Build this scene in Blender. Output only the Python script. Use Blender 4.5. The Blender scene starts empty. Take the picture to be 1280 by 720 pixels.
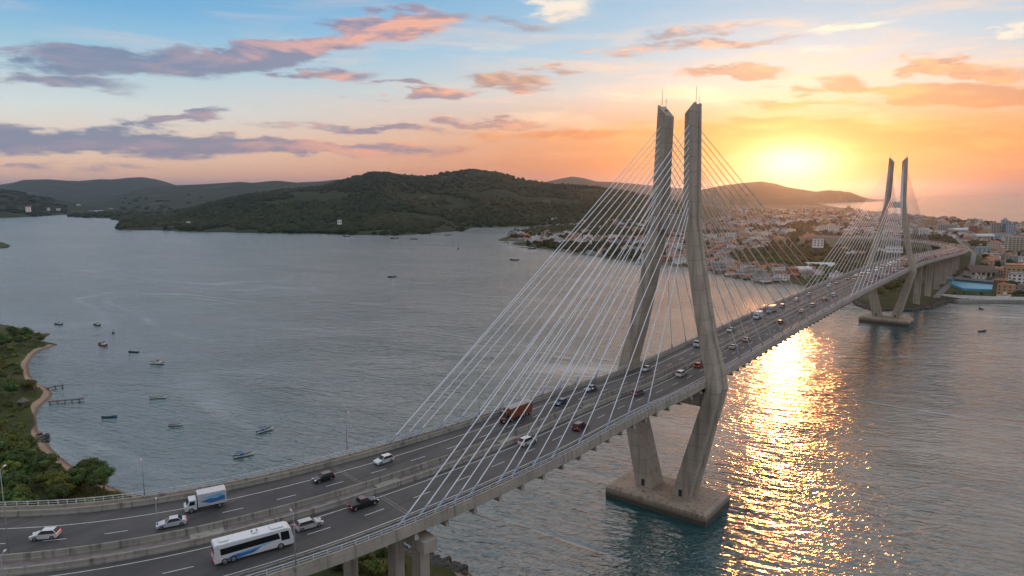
SUN_E = .85; HAZE_D = 4.3e-5
import bpy, bmesh, math, random
import numpy as np
from mathutils import Vector, Matrix
random.seed(7)
rng = np.random.default_rng(11)
R = math.radians
S = bpy.context.scene
COL = S.collection
H = 95.0                      # camera height over the water (m)
F = 853.0                     # focal length in photo pixels (1280 wide)
PITCH = math.atan(119 / F)
DZ = 41.0                     # carriageway level of the main bridge

def at(px, py, z=0.0):
    """point of the place seen at a photo pixel, on the level z (measuring aid)"""
    v = (py - 360) / F; u = (px - 640) / F
    d = v * math.cos(PITCH) + math.sin(PITCH)
    y = math.cos(PITCH) - v * math.sin(PITCH)
    t = (H - z) / d
    return (u * t, y * t)

def zat(px, py, dist):
    """height of the point at horizontal distance dist seen at pixel"""
    v = (py - 360) / F; u = (px - 640) / F
    d = v * math.cos(PITCH) + math.sin(PITCH)
    y = math.cos(PITCH) - v * math.sin(PITCH)
    return H - d * dist / math.hypot(u, y)

def azpx(px, py=245):
    v = (py - 360) / F
    return math.atan2((px - 640) / F, math.cos(PITCH) - v * math.sin(PITCH))

def srgb(r, g, b):
    f = lambda c: c / 12.92 if c <= .04045 else ((c + .055) / 1.055) ** 2.4
    return (f(r / 255), f(g / 255), f(b / 255), 1)

# ------------------------------------------------------------------ noise (numpy value noise)
_perm = rng.random((256, 256))
def vnoise(x, y):
    xi = np.floor(x).astype(int); yi = np.floor(y).astype(int)
    fx = x - xi; fy = y - yi
    fx = fx * fx * (3 - 2 * fx); fy = fy * fy * (3 - 2 * fy)
    a = _perm[xi & 255, yi & 255]; b = _perm[(xi + 1) & 255, yi & 255]
    c = _perm[xi & 255, (yi + 1) & 255]; d = _perm[(xi + 1) & 255, (yi + 1) & 255]
    return (a * (1 - fx) + b * fx) * (1 - fy) + (c * (1 - fx) + d * fx) * fy
def fbm(x, y, o=5):
    s = 0; a = .5; t = 0
    for i in range(o):
        s = s + a * vnoise(x * 2 ** i + 17.3 * i, y * 2 ** i + 9.1 * i); t += a; a *= .5
    return s / t

# ------------------------------------------------------------------ materials
class NT:
    def __init__(self, tree): self.t = tree; self.N = tree.nodes; self.L = tree.links
    def n(self, typ, **kw):
        nd = self.N.new(typ)
        for k, v in kw.items(): setattr(nd, k, v)
        return nd
    def put(self, sock, v):
        if isinstance(v, bpy.types.NodeSocket): self.L.new(v, sock)
        else: sock.default_value = v
    def m(self, op, a, b=None, c=None, clamp=False):
        nd = self.n('ShaderNodeMath', operation=op, use_clamp=clamp)
        self.put(nd.inputs[0], a)
        if b is not None: self.put(nd.inputs[1], b)
        if c is not None: self.put(nd.inputs[2], c)
        return nd.outputs[0]
    def ramp(self, fac, stops, interp='LINEAR'):
        nd = self.n('ShaderNodeValToRGB'); nd.color_ramp.interpolation = interp
        e = nd.color_ramp.elements
        while len(e) > 1: e.remove(e[-1])
        e[0].position, e[0].color = stops[0]
        for p, c in stops[1:]:
            q = e.new(p); q.color = c
        self.L.new(fac, nd.inputs[0]); return nd.outputs[0]
    def mix(self, fac, a, b, mode='MIX'):
        nd = self.n('ShaderNodeMix', data_type='RGBA', blend_type=mode)
        nd.clamp_factor = True
        self.put(nd.inputs[0], fac); self.put(nd.inputs[6], a); self.put(nd.inputs[7], b)
        return nd.outputs[2]
    def sstep(self, x, a, b):
        nd = self.n('ShaderNodeMapRange', interpolation_type='SMOOTHSTEP')
        self.put(nd.inputs[0], x); nd.inputs[1].default_value = a; nd.inputs[2].default_value = b
        return nd.outputs[0]
    def noise(self, vec, scale, detail=4, rough=.55, dist=0, w=None):
        nd = self.n('ShaderNodeTexNoise', noise_dimensions='3D')
        if vec is not None: self.L.new(vec, nd.inputs['Vector'])
        nd.inputs['Scale'].default_value = scale; nd.inputs['Detail'].default_value = detail
        nd.inputs['Roughness'].default_value = rough; nd.inputs['Distortion'].default_value = dist
        return nd.outputs['Fac']
    def mapv(self, vec, scale=(1, 1, 1), rot=(0, 0, 0), loc=(0, 0, 0)):
        nd = self.n('ShaderNodeMapping'); self.L.new(vec, nd.inputs[0])
        nd.inputs['Scale'].default_value = scale; nd.inputs['Rotation'].default_value = rot; nd.inputs['Location'].default_value = loc
        return nd.outputs[0]
    def rmap(self, vec, ang, ls, ss):
        return self.mapv(self.mapv(vec, rot=(0, 0, -R(ang))), (ls, ss, ls))
    def geo(self): return self.n('ShaderNodeNewGeometry').outputs['Position']
    def obj(self): return self.n('ShaderNodeTexCoord').outputs['Object']
    def bump(self, h, strength, distance, normal=None):
        nd = self.n('ShaderNodeBump'); self.L.new(h, nd.inputs['Height'])
        nd.inputs['Strength'].default_value = strength; nd.inputs['Distance'].default_value = distance
        if normal is not None: self.L.new(normal, nd.inputs['Normal'])
        return nd.outputs['Normal']

def new_mat(name):
    m = bpy.data.materials.new(name); m.use_nodes = True
    b = m.node_tree.nodes['Principled BSDF']
    return m, NT(m.node_tree), b

def G(v): return (v, v, v, 1)

def simple(name, col, rough=.6, metal=0, var=.15, scale=.8, coat=0, bump=0, spec=.5):
    m, t, b = new_mat(name)
    p = t.obj()
    n = t.noise(p, scale, 5, .6)
    c0 = tuple(x * (1 - var) for x in col[:3]) + (1,); c1 = tuple(min(1, x * (1 + var)) for x in col[:3]) + (1,)
    t.L.new(t.ramp(n, [(.3, c0), (.7, c1)]), b.inputs['Base Color'])
    b.inputs['Roughness'].default_value = rough; b.inputs['Metallic'].default_value = metal
    b.inputs['Specular IOR Level'].default_value = spec
    if coat: b.inputs['Coat Weight'].default_value = coat; b.inputs['Coat Roughness'].default_value = .05
    if bump: t.L.new(t.bump(t.noise(p, scale * 9, 3), bump, .02), b.inputs['Normal'])
    return m

def concrete_mat(name, col=(.30, .285, .265), dark=.35, joints=0.0, tide=False):
    m, t, b = new_mat(name)
    p = t.geo()
    n1 = t.noise(p, .12, 6, .65); n2 = t.noise(t.mapv(p, (.9, .9, .05)), 1.0, 4, .6); n3 = t.noise(p, 1.7, 6, .7)
    c = t.mix(t.sstep(n1, .35, .7), tuple(x * .78 for x in col) + (1,), tuple(col) + (1,))
    c = t.mix(t.m('MULTIPLY', t.sstep(n2, .48, .72), .8), c, tuple(x * dark for x in col) + (1,))
    c = t.mix(t.m('MULTIPLY', t.sstep(n3, .5, .8), .35), c, tuple(x * .6 for x in col) + (1,))
    if joints:
        z = t.n('ShaderNodeSeparateXYZ'); t.L.new(p, z.inputs[0])
        fr = t.m('FRACT', t.m('DIVIDE', z.outputs[2], joints))
        ln = t.m('LESS_THAN', fr, .06)
        lift = t.noise(t.mapv(t.n('ShaderNodeCombineXYZ').outputs[0], (1, 1, 1)), 1) if False else None
        sn = t.m('SNAP', z.outputs[2], joints); wn = t.n('ShaderNodeTexWhiteNoise', noise_dimensions='1D'); t.L.new(sn, wn.inputs['W'])
        c = t.mix(t.m('MULTIPLY', wn.outputs['Value'], .28), c, tuple(x * .55 for x in col) + (1,))
        c = t.mix(t.m('MULTIPLY', ln, .6), c, tuple(x * .45 for x in col) + (1,))
    if tide:
        z = t.n('ShaderNodeSeparateXYZ'); t.L.new(p, z.inputs[0])
        zz = t.m('ADD', z.outputs[2], t.m('MULTIPLY', t.m('SUBTRACT', n2, .5), 1.6))
        c = t.mix(t.m('SUBTRACT', 1, t.sstep(zz, 1.2, 1.8)), c, (.02, .022, .018, 1))
        c = t.mix(t.m('MULTIPLY', t.m('SUBTRACT', 1, t.sstep(zz, 1.9, 3.1)), .6), c, (.09, .075, .05, 1))
    t.L.new(c, b.inputs['Base Color']); b.inputs['Roughness'].default_value = .82
    t.L.new(t.bump(n3, .35, .06), b.inputs['Normal'])
    return m

M = {}
M['concrete'] = concrete_mat('deck_concrete', (.40, .34, .28))
M['pylon'] = concrete_mat('pylon_concrete', (.45, .37, .29), .38, 4.2)
M['footing'] = concrete_mat('footing_concrete', (.42, .32, .24), .22, 0, True)
M['barrier'] = concrete_mat('barrier_concrete', (.31, .28, .23), .2)

def asphalt():
    m, t, b = new_mat('asphalt')
    p = t.geo()
    n = t.noise(p, .08, 6, .6); n2 = t.noise(p, 3.0, 5, .7)
    d = t.rmap(p, 53, .02, .9)
    tr = t.noise(d, .55, 3, .5)
    c = t.ramp(n, [(.32, (.044, .040, .039, 1)), (.68, (.098, .086, .078, 1))])
    c = t.mix(t.m('MULTIPLY', t.sstep(tr, .45, .65), .75), c, (.036, .033, .033, 1))
    c = t.mix(t.m('MULTIPLY', t.sstep(n2, .5, .8), .3), c, (.09, .085, .08, 1))
    t.L.new(c, b.inputs['Base Color']); b.inputs['Roughness'].default_value = .72
    t.L.new(t.bump(n2, .25, .02), b.inputs['Normal'])
    return m
M['asphalt'] = asphalt()
M['line'] = simple('road_line_paint', (.62, .6, .56), .6, var=.25, scale=2.5)
M['rail'] = simple('railing_paint', (.52, .53, .55), .5, .2, .2)
M['cable'] = simple('cable_sheath', (.70, .70, .72), .35, 0, .05)
M['sleeve'] = simple('cable_sleeve', (.26, .29, .35), .4, .2, .15)
M['joint'] = simple('joint_steel', (.22, .18, .17), .6, .3, .3)
M['steel'] = simple('galvanised_steel', (.26, .27, .28), .6, .3, .1)
M['lampglow'] = simple('lamp_lens', (.9, .88, .82), .2)
M['tyre'] = simple('tyre_rubber', (.018, .018, .018), .8)
M['rim'] = simple('wheel_rim', (.5, .5, .52), .3, .9, .05)
M['glass'] = simple('vehicle_glass', (.010, .012, .016), .12, 0, .05, spec=.35)
M['headlight'] = simple('headlight_lens', (.85, .85, .83), .12)
M['black'] = simple('black_plastic', (.02, .02, .022), .5)
M['seam'] = simple('panel_seam', (.05, .05, .052), .6)
def glow(name, col, s):
    m, t, b = new_mat(name)
    b.inputs['Base Color'].default_value = col
    b.inputs['Emission Color'].default_value = col; b.inputs['Emission Strength'].default_value = s
    return m
M['taillight'] = glow('tail_light', (.75, .03, .02, 1), .8)
M['headlit'] = glow('lit_headlight', (1, .9, .75, 1), 1.2)
_paint = {}
def paint(col):
    k = tuple(round(x, 3) for x in col)
    if k not in _paint:
        m, t, b = new_mat('car_paint')
        n = t.noise(t.obj(), 3, 4, .6)
        c0 = tuple(x * .86 for x in col[:3]) + (1,)
        t.L.new(t.ramp(n, [(.35, c0), (.65, tuple(col[:3]) + (1,))]), b.inputs['Base Color'])
        b.inputs['Roughness'].default_value = .34; b.inputs['Metallic'].default_value = .15
        b.inputs['Coat Weight'].default_value = .6; b.inputs['Coat Roughness'].default_value = .08
        _paint[k] = m
    return _paint[k]

# ------------------------------------------------------------------ mesh builder
class MB:
    def __init__(s): s.v = []; s.f = []; s.mi = []; s.mats = []
    def _m(s, mat):
        if mat not in s.mats: s.mats.append(mat)
        return s.mats.index(mat)
    def add(s, vs, fs, mat):
        o = len(s.v); s.v.extend([tuple(v) for v in vs]); k = s._m(mat)
        for f in fs: s.f.append(tuple(i + o for i in f)); s.mi.append(k)
    def prism(s, bot, top, mat):
        """two rings of the same count, closed"""
        n = len(bot)
        fs = [(i, (i + 1) % n, n + (i + 1) % n, n + i) for i in range(n)] + [tuple(range(n - 1, -1, -1)), tuple(range(n, 2 * n))]
        s.add(list(bot) + list(top), fs, mat)
    def box(s, c, size, mat, rot=0, taper=(1, 1), shift=(0, 0)):
        x, y, z = c; a, b, h = size[0] / 2, size[1] / 2, size[2] / 2
        cr, sr = math.cos(rot), math.sin(rot)
        P = lambda u, v, w: (x + u * cr - v * sr, y + u * sr + v * cr, z + w)
        bot = [P(-a, -b, -h), P(a, -b, -h), P(a, b, -h), P(-a, b, -h)]
        tx, ty = taper; ox, oy = shift
        top = [P(-a * tx + ox, -b * ty + oy, h), P(a * tx + ox, -b * ty + oy, h), P(a * tx + ox, b * ty + oy, h), P(-a * tx + ox, b * ty + oy, h)]
        s.prism(bot, top, mat)
    def tube(s, a, b, r0, r1, mat, n=6, caps=True):
        a = Vector(a); b = Vector(b); d = (b - a).normalized()
        u = d.orthogonal().normalized(); w = d.cross(u)
        A = [a + (u * math.cos(2 * math.pi * i / n) + w * math.sin(2 * math.pi * i / n)) * r0 for i in range(n)]
        B = [b + (u * math.cos(2 * math.pi * i / n) + w * math.sin(2 * math.pi * i / n)) * r1 for i in range(n)]
        fs = [(i, (i + 1) % n, n + (i + 1) % n, n + i) for i in range(n)]
        if caps: fs += [tuple(range(n - 1, -1, -1)), tuple(range(n, 2 * n))]
        s.add(A + B, fs, mat)
    def blob(s, c, r, mat, rough=.25, sub=1, seed=0):
        bm = bmesh.new(); bmesh.ops.create_icosphere(bm, subdivisions=sub, radius=1)
        rr = random.Random(seed)
        vs = []
        for v in bm.verts:
            k = 1 + rr.uniform(-rough, rough)
            vs.append((c[0] + v.co.x * r[0] * k, c[1] + v.co.y * r[1] * k, c[2] + v.co.z * r[2] * k))
        fs = [tuple(q.index for q in f.verts) for f in bm.faces]; bm.free()
        s.add(vs, fs, mat)
    def mesh(s, name, smooth=False, bevel=0, bsegs=1):
        me = bpy.data.meshes.new(name); me.from_pydata(s.v, [], s.f)
        for m in s.mats: me.materials.append(m)
        me.polygons.foreach_set('material_index', s.mi)
        if bevel or True:
            bm = bmesh.new(); bm.from_mesh(me)
            bmesh.ops.recalc_face_normals(bm, faces=bm.faces)
            if bevel:
                bmesh.ops.bevel(bm, geom=[e for e in bm.edges if len(e.link_faces) == 2 and e.calc_face_angle(0) > .5], offset=bevel, segments=bsegs, profile=.6, affect='EDGES', clamp_overlap=True)
            bm.to_mesh(me); bm.free()
        if smooth: me.polygons.foreach_set('use_smooth', [True] * len(me.polygons))
        me.update(); return me
    def build(s, name, parent=None, smooth=False, bevel=0, bsegs=1, **tags):
        me = s.mesh(name, smooth, bevel, bsegs)
        return link(name, me, parent, **tags)
def link(name, me, parent=None, label=None, cat=None, group=None, kind=None, loc=None, rz=0):
    o = bpy.data.objects.new(name, me); COL.objects.link(o)
    if parent is not None: o.parent = parent
    if loc is not None: o.location = loc
    if rz: o.rotation_euler.z = rz
    tag(o, label, cat, group, kind); return o
def tag(o, label=None, cat=None, group=None, kind=None):
    if label: o['label'] = label
    if cat: o['category'] = cat
    if group: o['group'] = group
    if kind: o['kind'] = kind
    return o
def empty(name, loc=(0, 0, 0), rz=0, **kw):
    o = bpy.data.objects.new(name, None); COL.objects.link(o)
    o.empty_display_size = .5; o.location = loc; o.rotation_euler.z = rz
    return tag(o, **kw)
def copy_tree(o, parent=None):
    c = o.copy(); COL.objects.link(c); c.parent = parent
    for ch in list(o.children): copy_tree(ch, c)
    return c

# ------------------------------------------------------------------ camera
cam = bpy.data.cameras.new('camera'); cam.sensor_width = 36; cam.lens = 36 * F / 1280
cam.clip_start = 1; cam.clip_end = 120000
co = bpy.data.objects.new('camera', cam); COL.objects.link(co)
co.location = (0, 0, H); co.rotation_euler = (math.pi / 2 - PITCH, 0, 0); S.camera = co

SUN_AZ = R(22.0); SUN_EL = R(2.25)
SUN = Vector((math.sin(SUN_AZ) * math.cos(SUN_EL), math.cos(SUN_AZ) * math.cos(SUN_EL), math.sin(SUN_EL)))
sl = bpy.data.lights.new('sun', 'SUN'); sl.energy = SUN_E if 'SUN_E' in globals() else 3.0; sl.angle = R(.6); sl.color = (1, .33, .085)
so = bpy.data.objects.new('sun', sl); COL.objects.link(so)
so.rotation_euler = (-SUN).to_track_quat('-Z', 'Y').to_euler()

# ------------------------------------------------------------------ sky
W = bpy.data.worlds.new('World'); S.world = W; W.use_nodes = True
t = NT(W.node_tree); bg = W.node_tree.nodes['Background']
d = t.n('ShaderNodeTexCoord').outputs['Generated']
sx = t.n('ShaderNodeSeparateXYZ'); t.L.new(d, sx.inputs[0]); X, Y, Z = sx.outputs
DEG = 180 / math.pi
el = t.m('MULTIPLY', t.m('ARCSINE', Z), DEG)
az = t.m('MULTIPLY', t.m('ARCTAN2', X, Y), DEG)
e01 = t.m('DIVIDE', el, 90.0, clamp=True)
def st(lst): return [(math.sqrt(max(a, 0) / 90), srgb(*c)) for a, c in lst]
er = t.m('POWER', e01, .5)
left = t.ramp(er, st([(0, (226, 168, 146)), (1.5, (240, 190, 152)), (3.6, (232, 206, 182)), (6, (204, 213, 212)), (9, (160, 194, 208)), (13, (98, 162, 204)), (16, (84, 146, 192)), (21, (206, 184, 180)), (30, (158, 158, 168)), (45, (124, 146, 160)), (90, (132, 142, 154))]))
right = t.ramp(er, st([(0, (186, 98, 76)), (1.5, (198, 100, 58)), (3.2, (202, 110, 60)), (5, (212, 138, 92)), (8, (206, 196, 192)), (11, (160, 192, 212)), (16, (118, 172, 206)), (21, (222, 188, 166)), (30, (196, 170, 158)), (45, (142, 148, 154)), (90, (130, 142, 160))]))
daz = t.m('ABSOLUTE', t.m('SUBTRACT', az, 22.0))
sideF = t.m('SUBTRACT', 1, t.sstep(daz, 4, 58))
base = t.mix(sideF, left, right)
# sun glow
dz_ = t.m('SUBTRACT', el, 2.15)
def gauss(a, sa, b=None, sb=1, c=None):
    q = t.m('POWER', t.m('ABSOLUTE', t.m('DIVIDE', a, sa)), 2.0)
    if b is not None: q = t.m('ADD', q, t.m('POWER', t.m('ABSOLUTE', t.m('DIVIDE', b, sb)), 2.0))
    return t.m('EXPONENT', t.m('MULTIPLY', q, -1))
def skypx(px, py):
    v = (py - 360) / F; u = (px - 640) / F
    y = math.cos(PITCH) - v * math.sin(PITCH); dn = v * math.cos(PITCH) + math.sin(PITCH)
    return math.degrees(math.atan2(u, y)), math.degrees(math.atan2(-dn, math.hypot(u, y)))
def acc(lst, warpx, warpy):
    tot = None
    for cx, cy, wx, wy, sl_, wt in lst:
        a0, e0 = skypx(cx, cy); a1, e1 = skypx(cx + wx / 2, cy); a2, e2 = skypx(cx - wx / 2, cy)
        sa = (a1 - a2); se = wy * .062
        da = t.m('SUBTRACT', warpx, a0)
        # the band keeps its own slope in the sky
        a3, e3 = skypx(cx + 60, cy + 60 * sl_); k = (e3 - e0) / (a3 - a0)
        de = t.m('SUBTRACT', t.m('SUBTRACT', warpy, e0), t.m('MULTIPLY', da, k))
        g = t.m('MULTIPLY', gauss(da, sa, de, se), wt)
        tot = g if tot is None else t.m('MAXIMUM', tot, g)
    return tot
cb = t.n('ShaderNodeCombineXYZ'); t.put(cb.inputs[0], t.m('MULTIPLY', az, .085)); t.put(cb.inputs[1], t.m('MULTIPLY', el, .34))
cv = cb.outputs[0]
n1 = t.noise(cv, 1.0, 8, .58, .4)
n2 = t.noise(t.mapv(cv, (3.1, 2.6, 1), loc=(4, 9, 0)), 1.0, 7, .62)
wx_ = t.m('ADD', az, t.m('MULTIPLY', t.m('SUBTRACT', n2, .5), 9.0))
wy_ = t.m('ADD', el, t.m('MULTIPLY', t.m('SUBTRACT', t.noise(t.mapv(cv, (2.2, 2.0, 1), loc=(31, 5, 0)), 1, 6, .6), .5), 2.6))
# (centre x, centre y, half width, half height, slope, weight) of the cloud banks, measured in the photo and turned into directions
dark = acc([(170, 78, 175, 17, .0, 1.0), (330, 68, 150, 17, -.16, 1.05), (400, 92, 70, 9, .0, .9), (500, 28, 85, 17, -.10, 1.05), (470, 42, 90, 12, -.2, .8), (90, 102, 120, 10, .05, .6),
            (110, 178, 260, 14, .03, 1.1), (350, 182, 240, 9, .04, 1.1), (235, 148, 48, 9, -.12, .9), (545, 118, 60, 7, -.08, .9), (505, 105, 45, 5, .05, .7), (470, 161, 120, 6, .02, .75),
            (620, 154, 70, 7, .03, .75), (100, 210, 130, 6, 0, .5), (650, 112, 40, 6, 0, .6)], wx_, wy_)
warm = acc([(925, 90, 50, 7, .0, 1.25), (1010, 110, 45, 6, .05, .6), (1070, 110, 45, 11, .15, .85), (1190, 118, 130, 12, .02, 1.2), (1170, 82, 50, 12, .12, 1.05), (1240, 92, 55, 9, .05, .85),
            (860, 42, 120, 6, -.15, .55), (760, 166, 150, 9, -.03, .95), (1100, 170, 260, 17, .03, 1.15), (960, 158, 190, 9, .0, 1.05), (640, 100, 60, 10, 0, .8), (870, 55, 150, 7, -.08, .7), (1010, 130, 90, 6, 0, .7), (700, 86, 40, 6, 0, .6), (1250, 205, 130, 7, .02, .5), (660, 30, 60, 8, .1, .5),
            (560, 190, 120, 7, .03, .4), (780, 120, 60, 5, 0, .3)], wx_, wy_)
white = acc([(705, 8, 45, 16, 0, .9), (1080, 32, 60, 6, -.1, .8), (1020, 60, 70, 7, .05, .7), (1260, 40, 40, 7, .1, .8), (850, 120, 160, 18, 0, .6), (700, 150, 140, 20, 0, .45), (950, 160, 120, 8, -.05, .25), (640, 60, 90, 16, -.2, .35), (1100, 140, 150, 10, 0, .3), (250, 130, 200, 10, 0, .2)], wx_, wy_)
tex = t.m('SUBTRACT', n1, .5); tex2 = t.m('SUBTRACT', n2, .5)
def dens(mk, k1, k2, lo, hi):
    q = t.m('ADD', mk, t.m('ADD', t.m('MULTIPLY', tex, k1), t.m('MULTIPLY', tex2, k2)))
    return t.sstep(q, lo, hi)
# underside light: clouds whose lower edge is open to the sun
low = t.sstep(t.m('ADD', t.m('MULTIPLY', tex2, 1.5), t.m('MULTIPLY', t.m('SUBTRACT', t.noise(t.mapv(cv, (1, 1, 1), loc=(0, -.14, 0)), 1.0, 8, .58, .4), n1), 5.0)), -.25, .55)
sky = base
whc = t.ramp(sideF, [(0, srgb(238, 206, 190)), (1, srgb(255, 236, 204))])
sky = t.mix(t.m('MULTIPLY', dens(white, .9, 1.0, .22, .85), .75), sky, whc)
# thin general veil of cirrus
veil = t.sstep(t.noise(t.mapv(cv, (.8, 1.6, 1), rot=(0, 0, -.1), loc=(2, 3, 0)), 1.3, 9, .62, .5), .44, .74)
veil = t.m('MULTIPLY', veil, t.m('MULTIPLY', t.sstep(el, 22, 7), t.m('ADD', .34, t.m('MULTIPLY', sideF, .34))))
sky = t.mix(t.m('MULTIPLY', veil, t.m('ADD', .35, t.m('MULTIPLY', t.sstep(el, 3, 9), .65))), sky, t.ramp(sideF, [(0, srgb(220, 194, 190)), (1, srgb(252, 206, 164))]))
wd = dens(warm, .75, .95, .20, .66)
wc = t.mix(low, t.ramp(e01, [(0, srgb(216, 122, 78)), (.05, srgb(206, 118, 76)), (.075, srgb(178, 116, 92)), (.10, srgb(150, 116, 112)), (.15, srgb(132, 132, 150))]), t.ramp(e01, [(0, srgb(240, 150, 76)), (.1, srgb(236, 160, 106)), (.16, srgb(245, 205, 180))]))
sky = t.mix(t.m('MULTIPLY', wd, .82), sky, wc)
dd = dens(dark, .65, .95, .22, .62)
shade = t.ramp(sideF, [(0, srgb(104, 120, 150)), (.45, srgb(126, 122, 148)), (.8, srgb(170, 130, 128)), (1, srgb(196, 138, 108))])
lit = t.ramp(sideF, [(0, srgb(196, 156, 160)), (.4, srgb(226, 160, 138)), (1, srgb(246, 164, 112))])
litx = t.m('MULTIPLY', low, t.sstep(az, -30, -6), clamp=True)
litx = t.m('ADD', litx, t.m('MULTIPLY', low, .28), clamp=True)
sky = t.mix(t.m('MULTIPLY', dd, .9), sky, t.mix(litx, shade, lit))
def addc(sky, fac, col, k):
    c = t.mix(t.m('MULTIPLY', fac, 1.0), (0, 0, 0, 1), (col[0] * k, col[1] * k, col[2] * k, 1))
    return t.mix(1.0, sky, c, 'ADD')
da0 = t.m('SUBTRACT', az, 22.0)
cl = t.m('SUBTRACT', 1, t.m('MULTIPLY', wd, .55))
sky = addc(sky, t.m('MULTIPLY', gauss(da0, 13, dz_, 4.4), cl), (1, .25, .04), .09)
sky = addc(sky, t.m('MULTIPLY', gauss(da0, 6.0, dz_, 2.4), cl), (1, .40, .06), .26)
sky = addc(sky, gauss(da0, 3.1, dz_, 1.5), (1, .84, .5), 1.7)
# physical sky under the gradient
nis = t.n('ShaderNodeTexSky', sky_type='NISHITA', sun_disc=False)
nis.sun_elevation = SUN_EL; nis.sun_rotation = SUN_AZ; nis.altitude = 50; nis.dust_density = 2
hsv = t.mix(1.0, t.mix(1.0, nis.outputs[0], (.02, .02, .02, 1), 'MULTIPLY'), t.mix(1.0, sky, t.ramp(e01, [(0, (.83, .83, .83, 1)), (.17, (.86, .86, .86, 1)), (.26, (1.45, 1.42, 1.4, 1)), (.36, (1.95, 1.86, 1.8, 1)), (1, (1.9, 1.82, 1.8, 1))]), 'MULTIPLY'), 'ADD')
t.L.new(hsv, bg.inputs[0]); bg.inputs[1].default_value = 1.0
try: W.cycles.sampling_method = 'MANUAL'; W.cycles.sample_map_resolution = 1024
except Exception: pass

S.view_settings.view_transform = 'Standard'; S.view_settings.look = 'None'
S.view_settings.exposure = 0.4; S.view_settings.gamma = 1; S.view_settings.use_curve_mapping = False
S.cycles.use_denoising = True; S.cycles.max_bounces = 6; S.cycles.diffuse_bounces = 2; S.cycles.glossy_bounces = 3
S.cycles.volume_bounces = 0; S.cycles.caustics_reflective = False; S.cycles.caustics_refractive = False
S.cycles.sample_clamp_indirect = 4; S.cycles.use_adaptive_sampling = True; S.cycles.adaptive_threshold = .02

# ------------------------------------------------------------------ water
def water_mat():
    m, t, b = new_mat('lagoon_water')
    p = t.geo()
    # swell from the south-west plus wind ripples, all in world space
    w1 = t.noise(t.rmap(p, -24, .16, .42), 1.0, 3, .5, .8)
    w2 = t.noise(t.rmap(p, 20, .35, .9), 1.0, 2, .5, .5)
    w3 = t.noise(t.rmap(p, -12, .030, .085), 1.0, 2, .5, 1.2)
    wv = t.n('ShaderNodeTexWave', wave_type='BANDS', bands_direction='Y')
    t.L.new(t.mapv(p, (.30, .30, 1), (0, 0, R(28))), wv.inputs['Vector'])
    wv.inputs['Scale'].default_value = .35; wv.inputs['Distortion'].default_value = 6; wv.inputs['Detail'].default_value = 3; wv.inputs['Detail Scale'].default_value = .35
    patch = t.sstep(t.noise(t.mapv(p, (.006, .010, 1)), 1.0, 4, .6, .6), .42, .62)
    h = t.m('ADD', t.m('MULTIPLY', w1, 1.1), t.m('ADD', t.m('MULTIPLY', w2, .42), t.m('MULTIPLY', w3, 1.6)))
    h = t.m('ADD', h, t.m('MULTIPLY', wv.outputs['Fac'], t.m('MULTIPLY', patch, .22)))
    dn = t.noise(t.mapv(p, (.004, .004, 1)), 1.0, 3, .5)
    cn = t.noise(t.rmap(p, -36, .00088, .0068), 1.0, 2, .4, .8)
    brk = t.sstep(t.noise(t.mapv(p, (.004, .004, 1)), 1.0, 4, .7), .42, .66)
    wake = t.m('MULTIPLY', t.m('SUBTRACT', 1, t.sstep(t.m('ABSOLUTE', t.m('SUBTRACT', cn, .5)), .0, .020)), brk)
    wake = t.m('ADD', wake, t.m('MULTIPLY', t.m('SUBTRACT', 1, t.sstep(t.m('ABSOLUTE', t.m('SUBTRACT', cn, .56)), .0, .012)), brk), clamp=True)
    base_c = (t.ramp(dn, [(.3, (.009, .054, .060, 1)), (.7, (.014, .074, .076, 1))]))
    t.L.new(t.mix(t.m('MULTIPLY', wake, .24), base_c, (.5, .5, .5, 1)), b.inputs['Base Color'])
    # slicks and old wakes: smoother / rougher streaks of the surface itself
    sk = t.noise(t.rmap(p, -30, .0016, .011), 1.0, 5, .6, 1.5)
    t.L.new(t.m('ADD', .14, t.m('MULTIPLY', t.sstep(sk, .3, .75), .06)), b.inputs['Roughness'])
    t.L.new(t.bump(t.m('MULTIPLY', h, t.m('MULTIPLY', t.m('ADD', .75, t.m('ADD', t.m('MULTIPLY', t.sstep(sk, .3, .75), .5), t.m('MULTIPLY', patch, .35))), t.m('SUBTRACT', 1, t.m('MULTIPLY', wake, .6)))), 1.0, WB), b.inputs['Normal'])
    b.inputs['IOR'].default_value = 2.1; b.inputs['Specular IOR Level'].default_value = .5
    return m
WB = .62
M['water'] = water_mat()
mb = MB(); Lx = 42000
mb.add([(-Lx, -1500, 0), (Lx, -1500, 0), (Lx, Lx, 0), (-Lx, Lx, 0)], [(0, 1, 2, 3)], M['water'])
mb.build('water', kind='structure', label='rippled teal lagoon water glittering under the low sun')

# ------------------------------------------------------------------ land
def poly_sd(px, py, poly):
    """signed distance to a closed polygon, positive inside"""
    P = np.array(poly, float); Q = np.roll(P, -1, 0)
    dmin = np.full(px.shape, 1e18); ins = np.zeros(px.shape, bool)
    for (x0, y0), (x1, y1) in zip(P, Q):
        dx, dy = x1 - x0, y1 - y0; L = dx * dx + dy * dy + 1e-9
        tt = np.clip(((px - x0) * dx + (py - y0) * dy) / L, 0, 1)
        dmin = np.minimum(dmin, (px - x0 - tt * dx) ** 2 + (py - y0 - tt * dy) ** 2)
        c = ((y0 > py) != (y1 > py))
        with np.errstate(divide='ignore', invalid='ignore'):
            xi = (x1 - x0) * (py - y0) / (y1 - y0 if y1 != y0 else 1e-9) + x0
        ins ^= c & (px < xi)
    return np.where(ins, 1, -1) * np.sqrt(dmin)

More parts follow.
